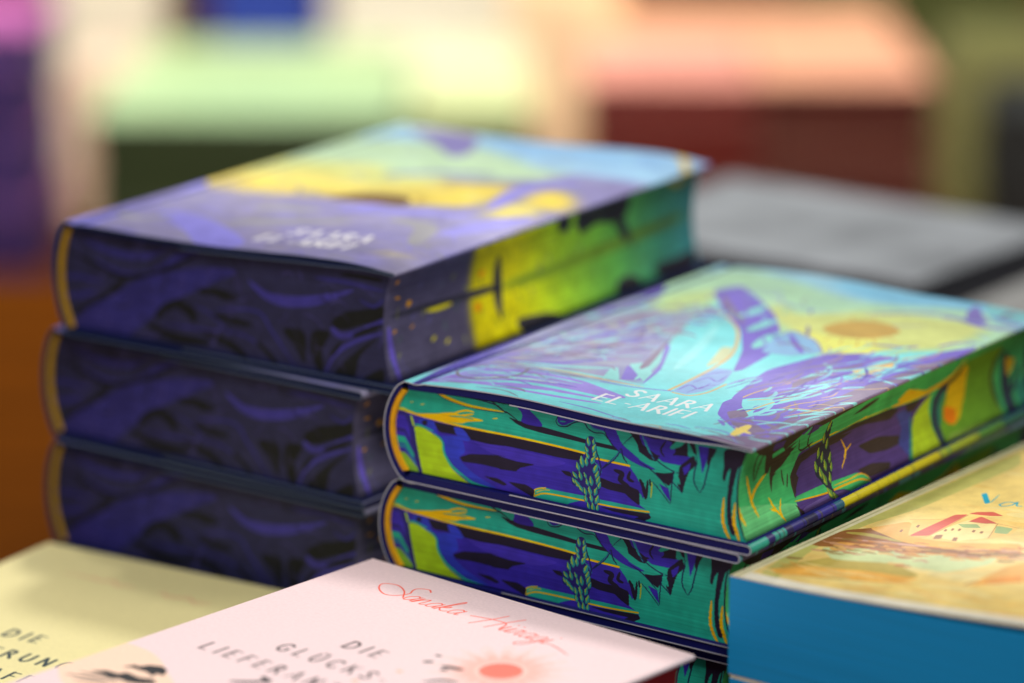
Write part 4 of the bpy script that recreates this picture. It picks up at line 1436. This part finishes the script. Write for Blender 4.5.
R = math.radians
simple_pile('grey books behind the turquoise pile', 'grey book with black spine', 27, 1580, R(-37.6), 140, 190, 25, 3, (126, 130, 134), (30, 34, 44), (60, 60, 66), 0.0, .9, 24.0)
simple_pile('low grey books at the right', 'plain grey book in the low right pile', 196, 1468, R(-37.6), 150, 190, 21, 3, (130, 130, 128), (40, 42, 50), (70, 70, 74), 0.0, .6, 60.0)
B = -250.0
simple_pile('green books behind the left pile', 'book with light green cover and dark green spine', -338, 2684, 0, 168, 247, 26, 6, (182, 214, 158), (44, 56, 28), (200, 196, 150), B, .35, 12.0)
simple_pile('pale green books in the second row', 'book with pale green cover behind the green pile', -330, 2858, 0, 168, 235, 26, 6, (196, 222, 158), (60, 74, 40), (200, 196, 150), B, .35, 12.0)
simple_pile('pale yellow books beside the green pile', 'book with pale yellow cover and green spine', -86, 2690, 0, 168, 98, 26, 6, (216, 226, 160), (66, 74, 40), (200, 196, 150), B, .3, 12.0)
simple_pile('ivory yellow books in the second row', 'book with ivory yellow cover behind the pale yellow pile', -90, 2864, 0, 168, 104, 26, 6, (232, 234, 190), (150, 150, 110), (200, 196, 150), B, .3, 12.0)
simple_pile('salmon books at the back', 'book with salmon cover and dark red spine', 62, 2751, 0, 190, 140, 28.6, 6, (255, 172, 150), (96, 28, 20), (200, 180, 150), B, .35, 14.0)
simple_pile('peach books at the back', 'book with peach cover and dark brown spine', 205, 2756, 0, 190, 142, 28.6, 6, (255, 182, 144), (80, 34, 24), (200, 180, 150), B, .35, 14.0)
simple_pile('apricot books in the second row', 'book with apricot cover behind the salmon pile', 70, 2950, 0, 180, 270, 28.6, 6, (252, 184, 140), (150, 70, 50), (210, 190, 160), B, .35, 14.0)
simple_pile('purple books at the far left', 'book with magenta cover and dark purple spine', -604, 2788, 0, 160, 210, 30, 7, (226, 120, 196), (62, 42, 96), (120, 100, 140), B)
simple_pile('cream books at the far left', 'cream book beside the purple pile', -434, 3173, 0, 150, 105, 31, 9, (250, 238, 210), (252, 240, 212), (230, 214, 190), B)
simple_pile('rose books at the far left', 'rose book in front of the cream pile', -392, 2960, 0, 130, 66, 24, 6, (240, 214, 186), (238, 200, 168), (230, 200, 180), B)
simple_pile('blue books at the back', 'book with blue cover and deep blue spine', -291, 3251, 0, 150, 104, 29, 8, (60, 84, 170), (50, 74, 166), (200, 200, 200), B)
simple_pile('ivory books at the back', 'book with ivory cover and ivory spine', -175, 3266, 0, 150, 181, 29, 8, (250, 242, 216), (252, 244, 218), (230, 220, 200), B)
simple_pile('tan books at the back', 'book with tan cover and tan spine', -4, 3060, 0, 150, 100, 31, 7, (244, 216, 180), (248, 212, 168), (230, 210, 190), B)
simple_pile('olive books at the back right', 'book with olive yellow cover and olive spine', 388, 2970, 0, 150, 187, 27, 6, (120, 120, 64), (132, 128, 74), (190, 180, 140), B)
simple_pile('black books at the right edge', 'book with black cover and black spine', 396, 2720, 0, 130, 200, 26, 6, (40, 42, 40), (34, 36, 34), (60, 60, 60), B)
simple_pile('dark green books at the very back', 'book with dark green cover and dark green spine', 297, 3501, 0, 150, 250, 29, 8, (80, 86, 40), (74, 80, 34), (120, 120, 80), B)
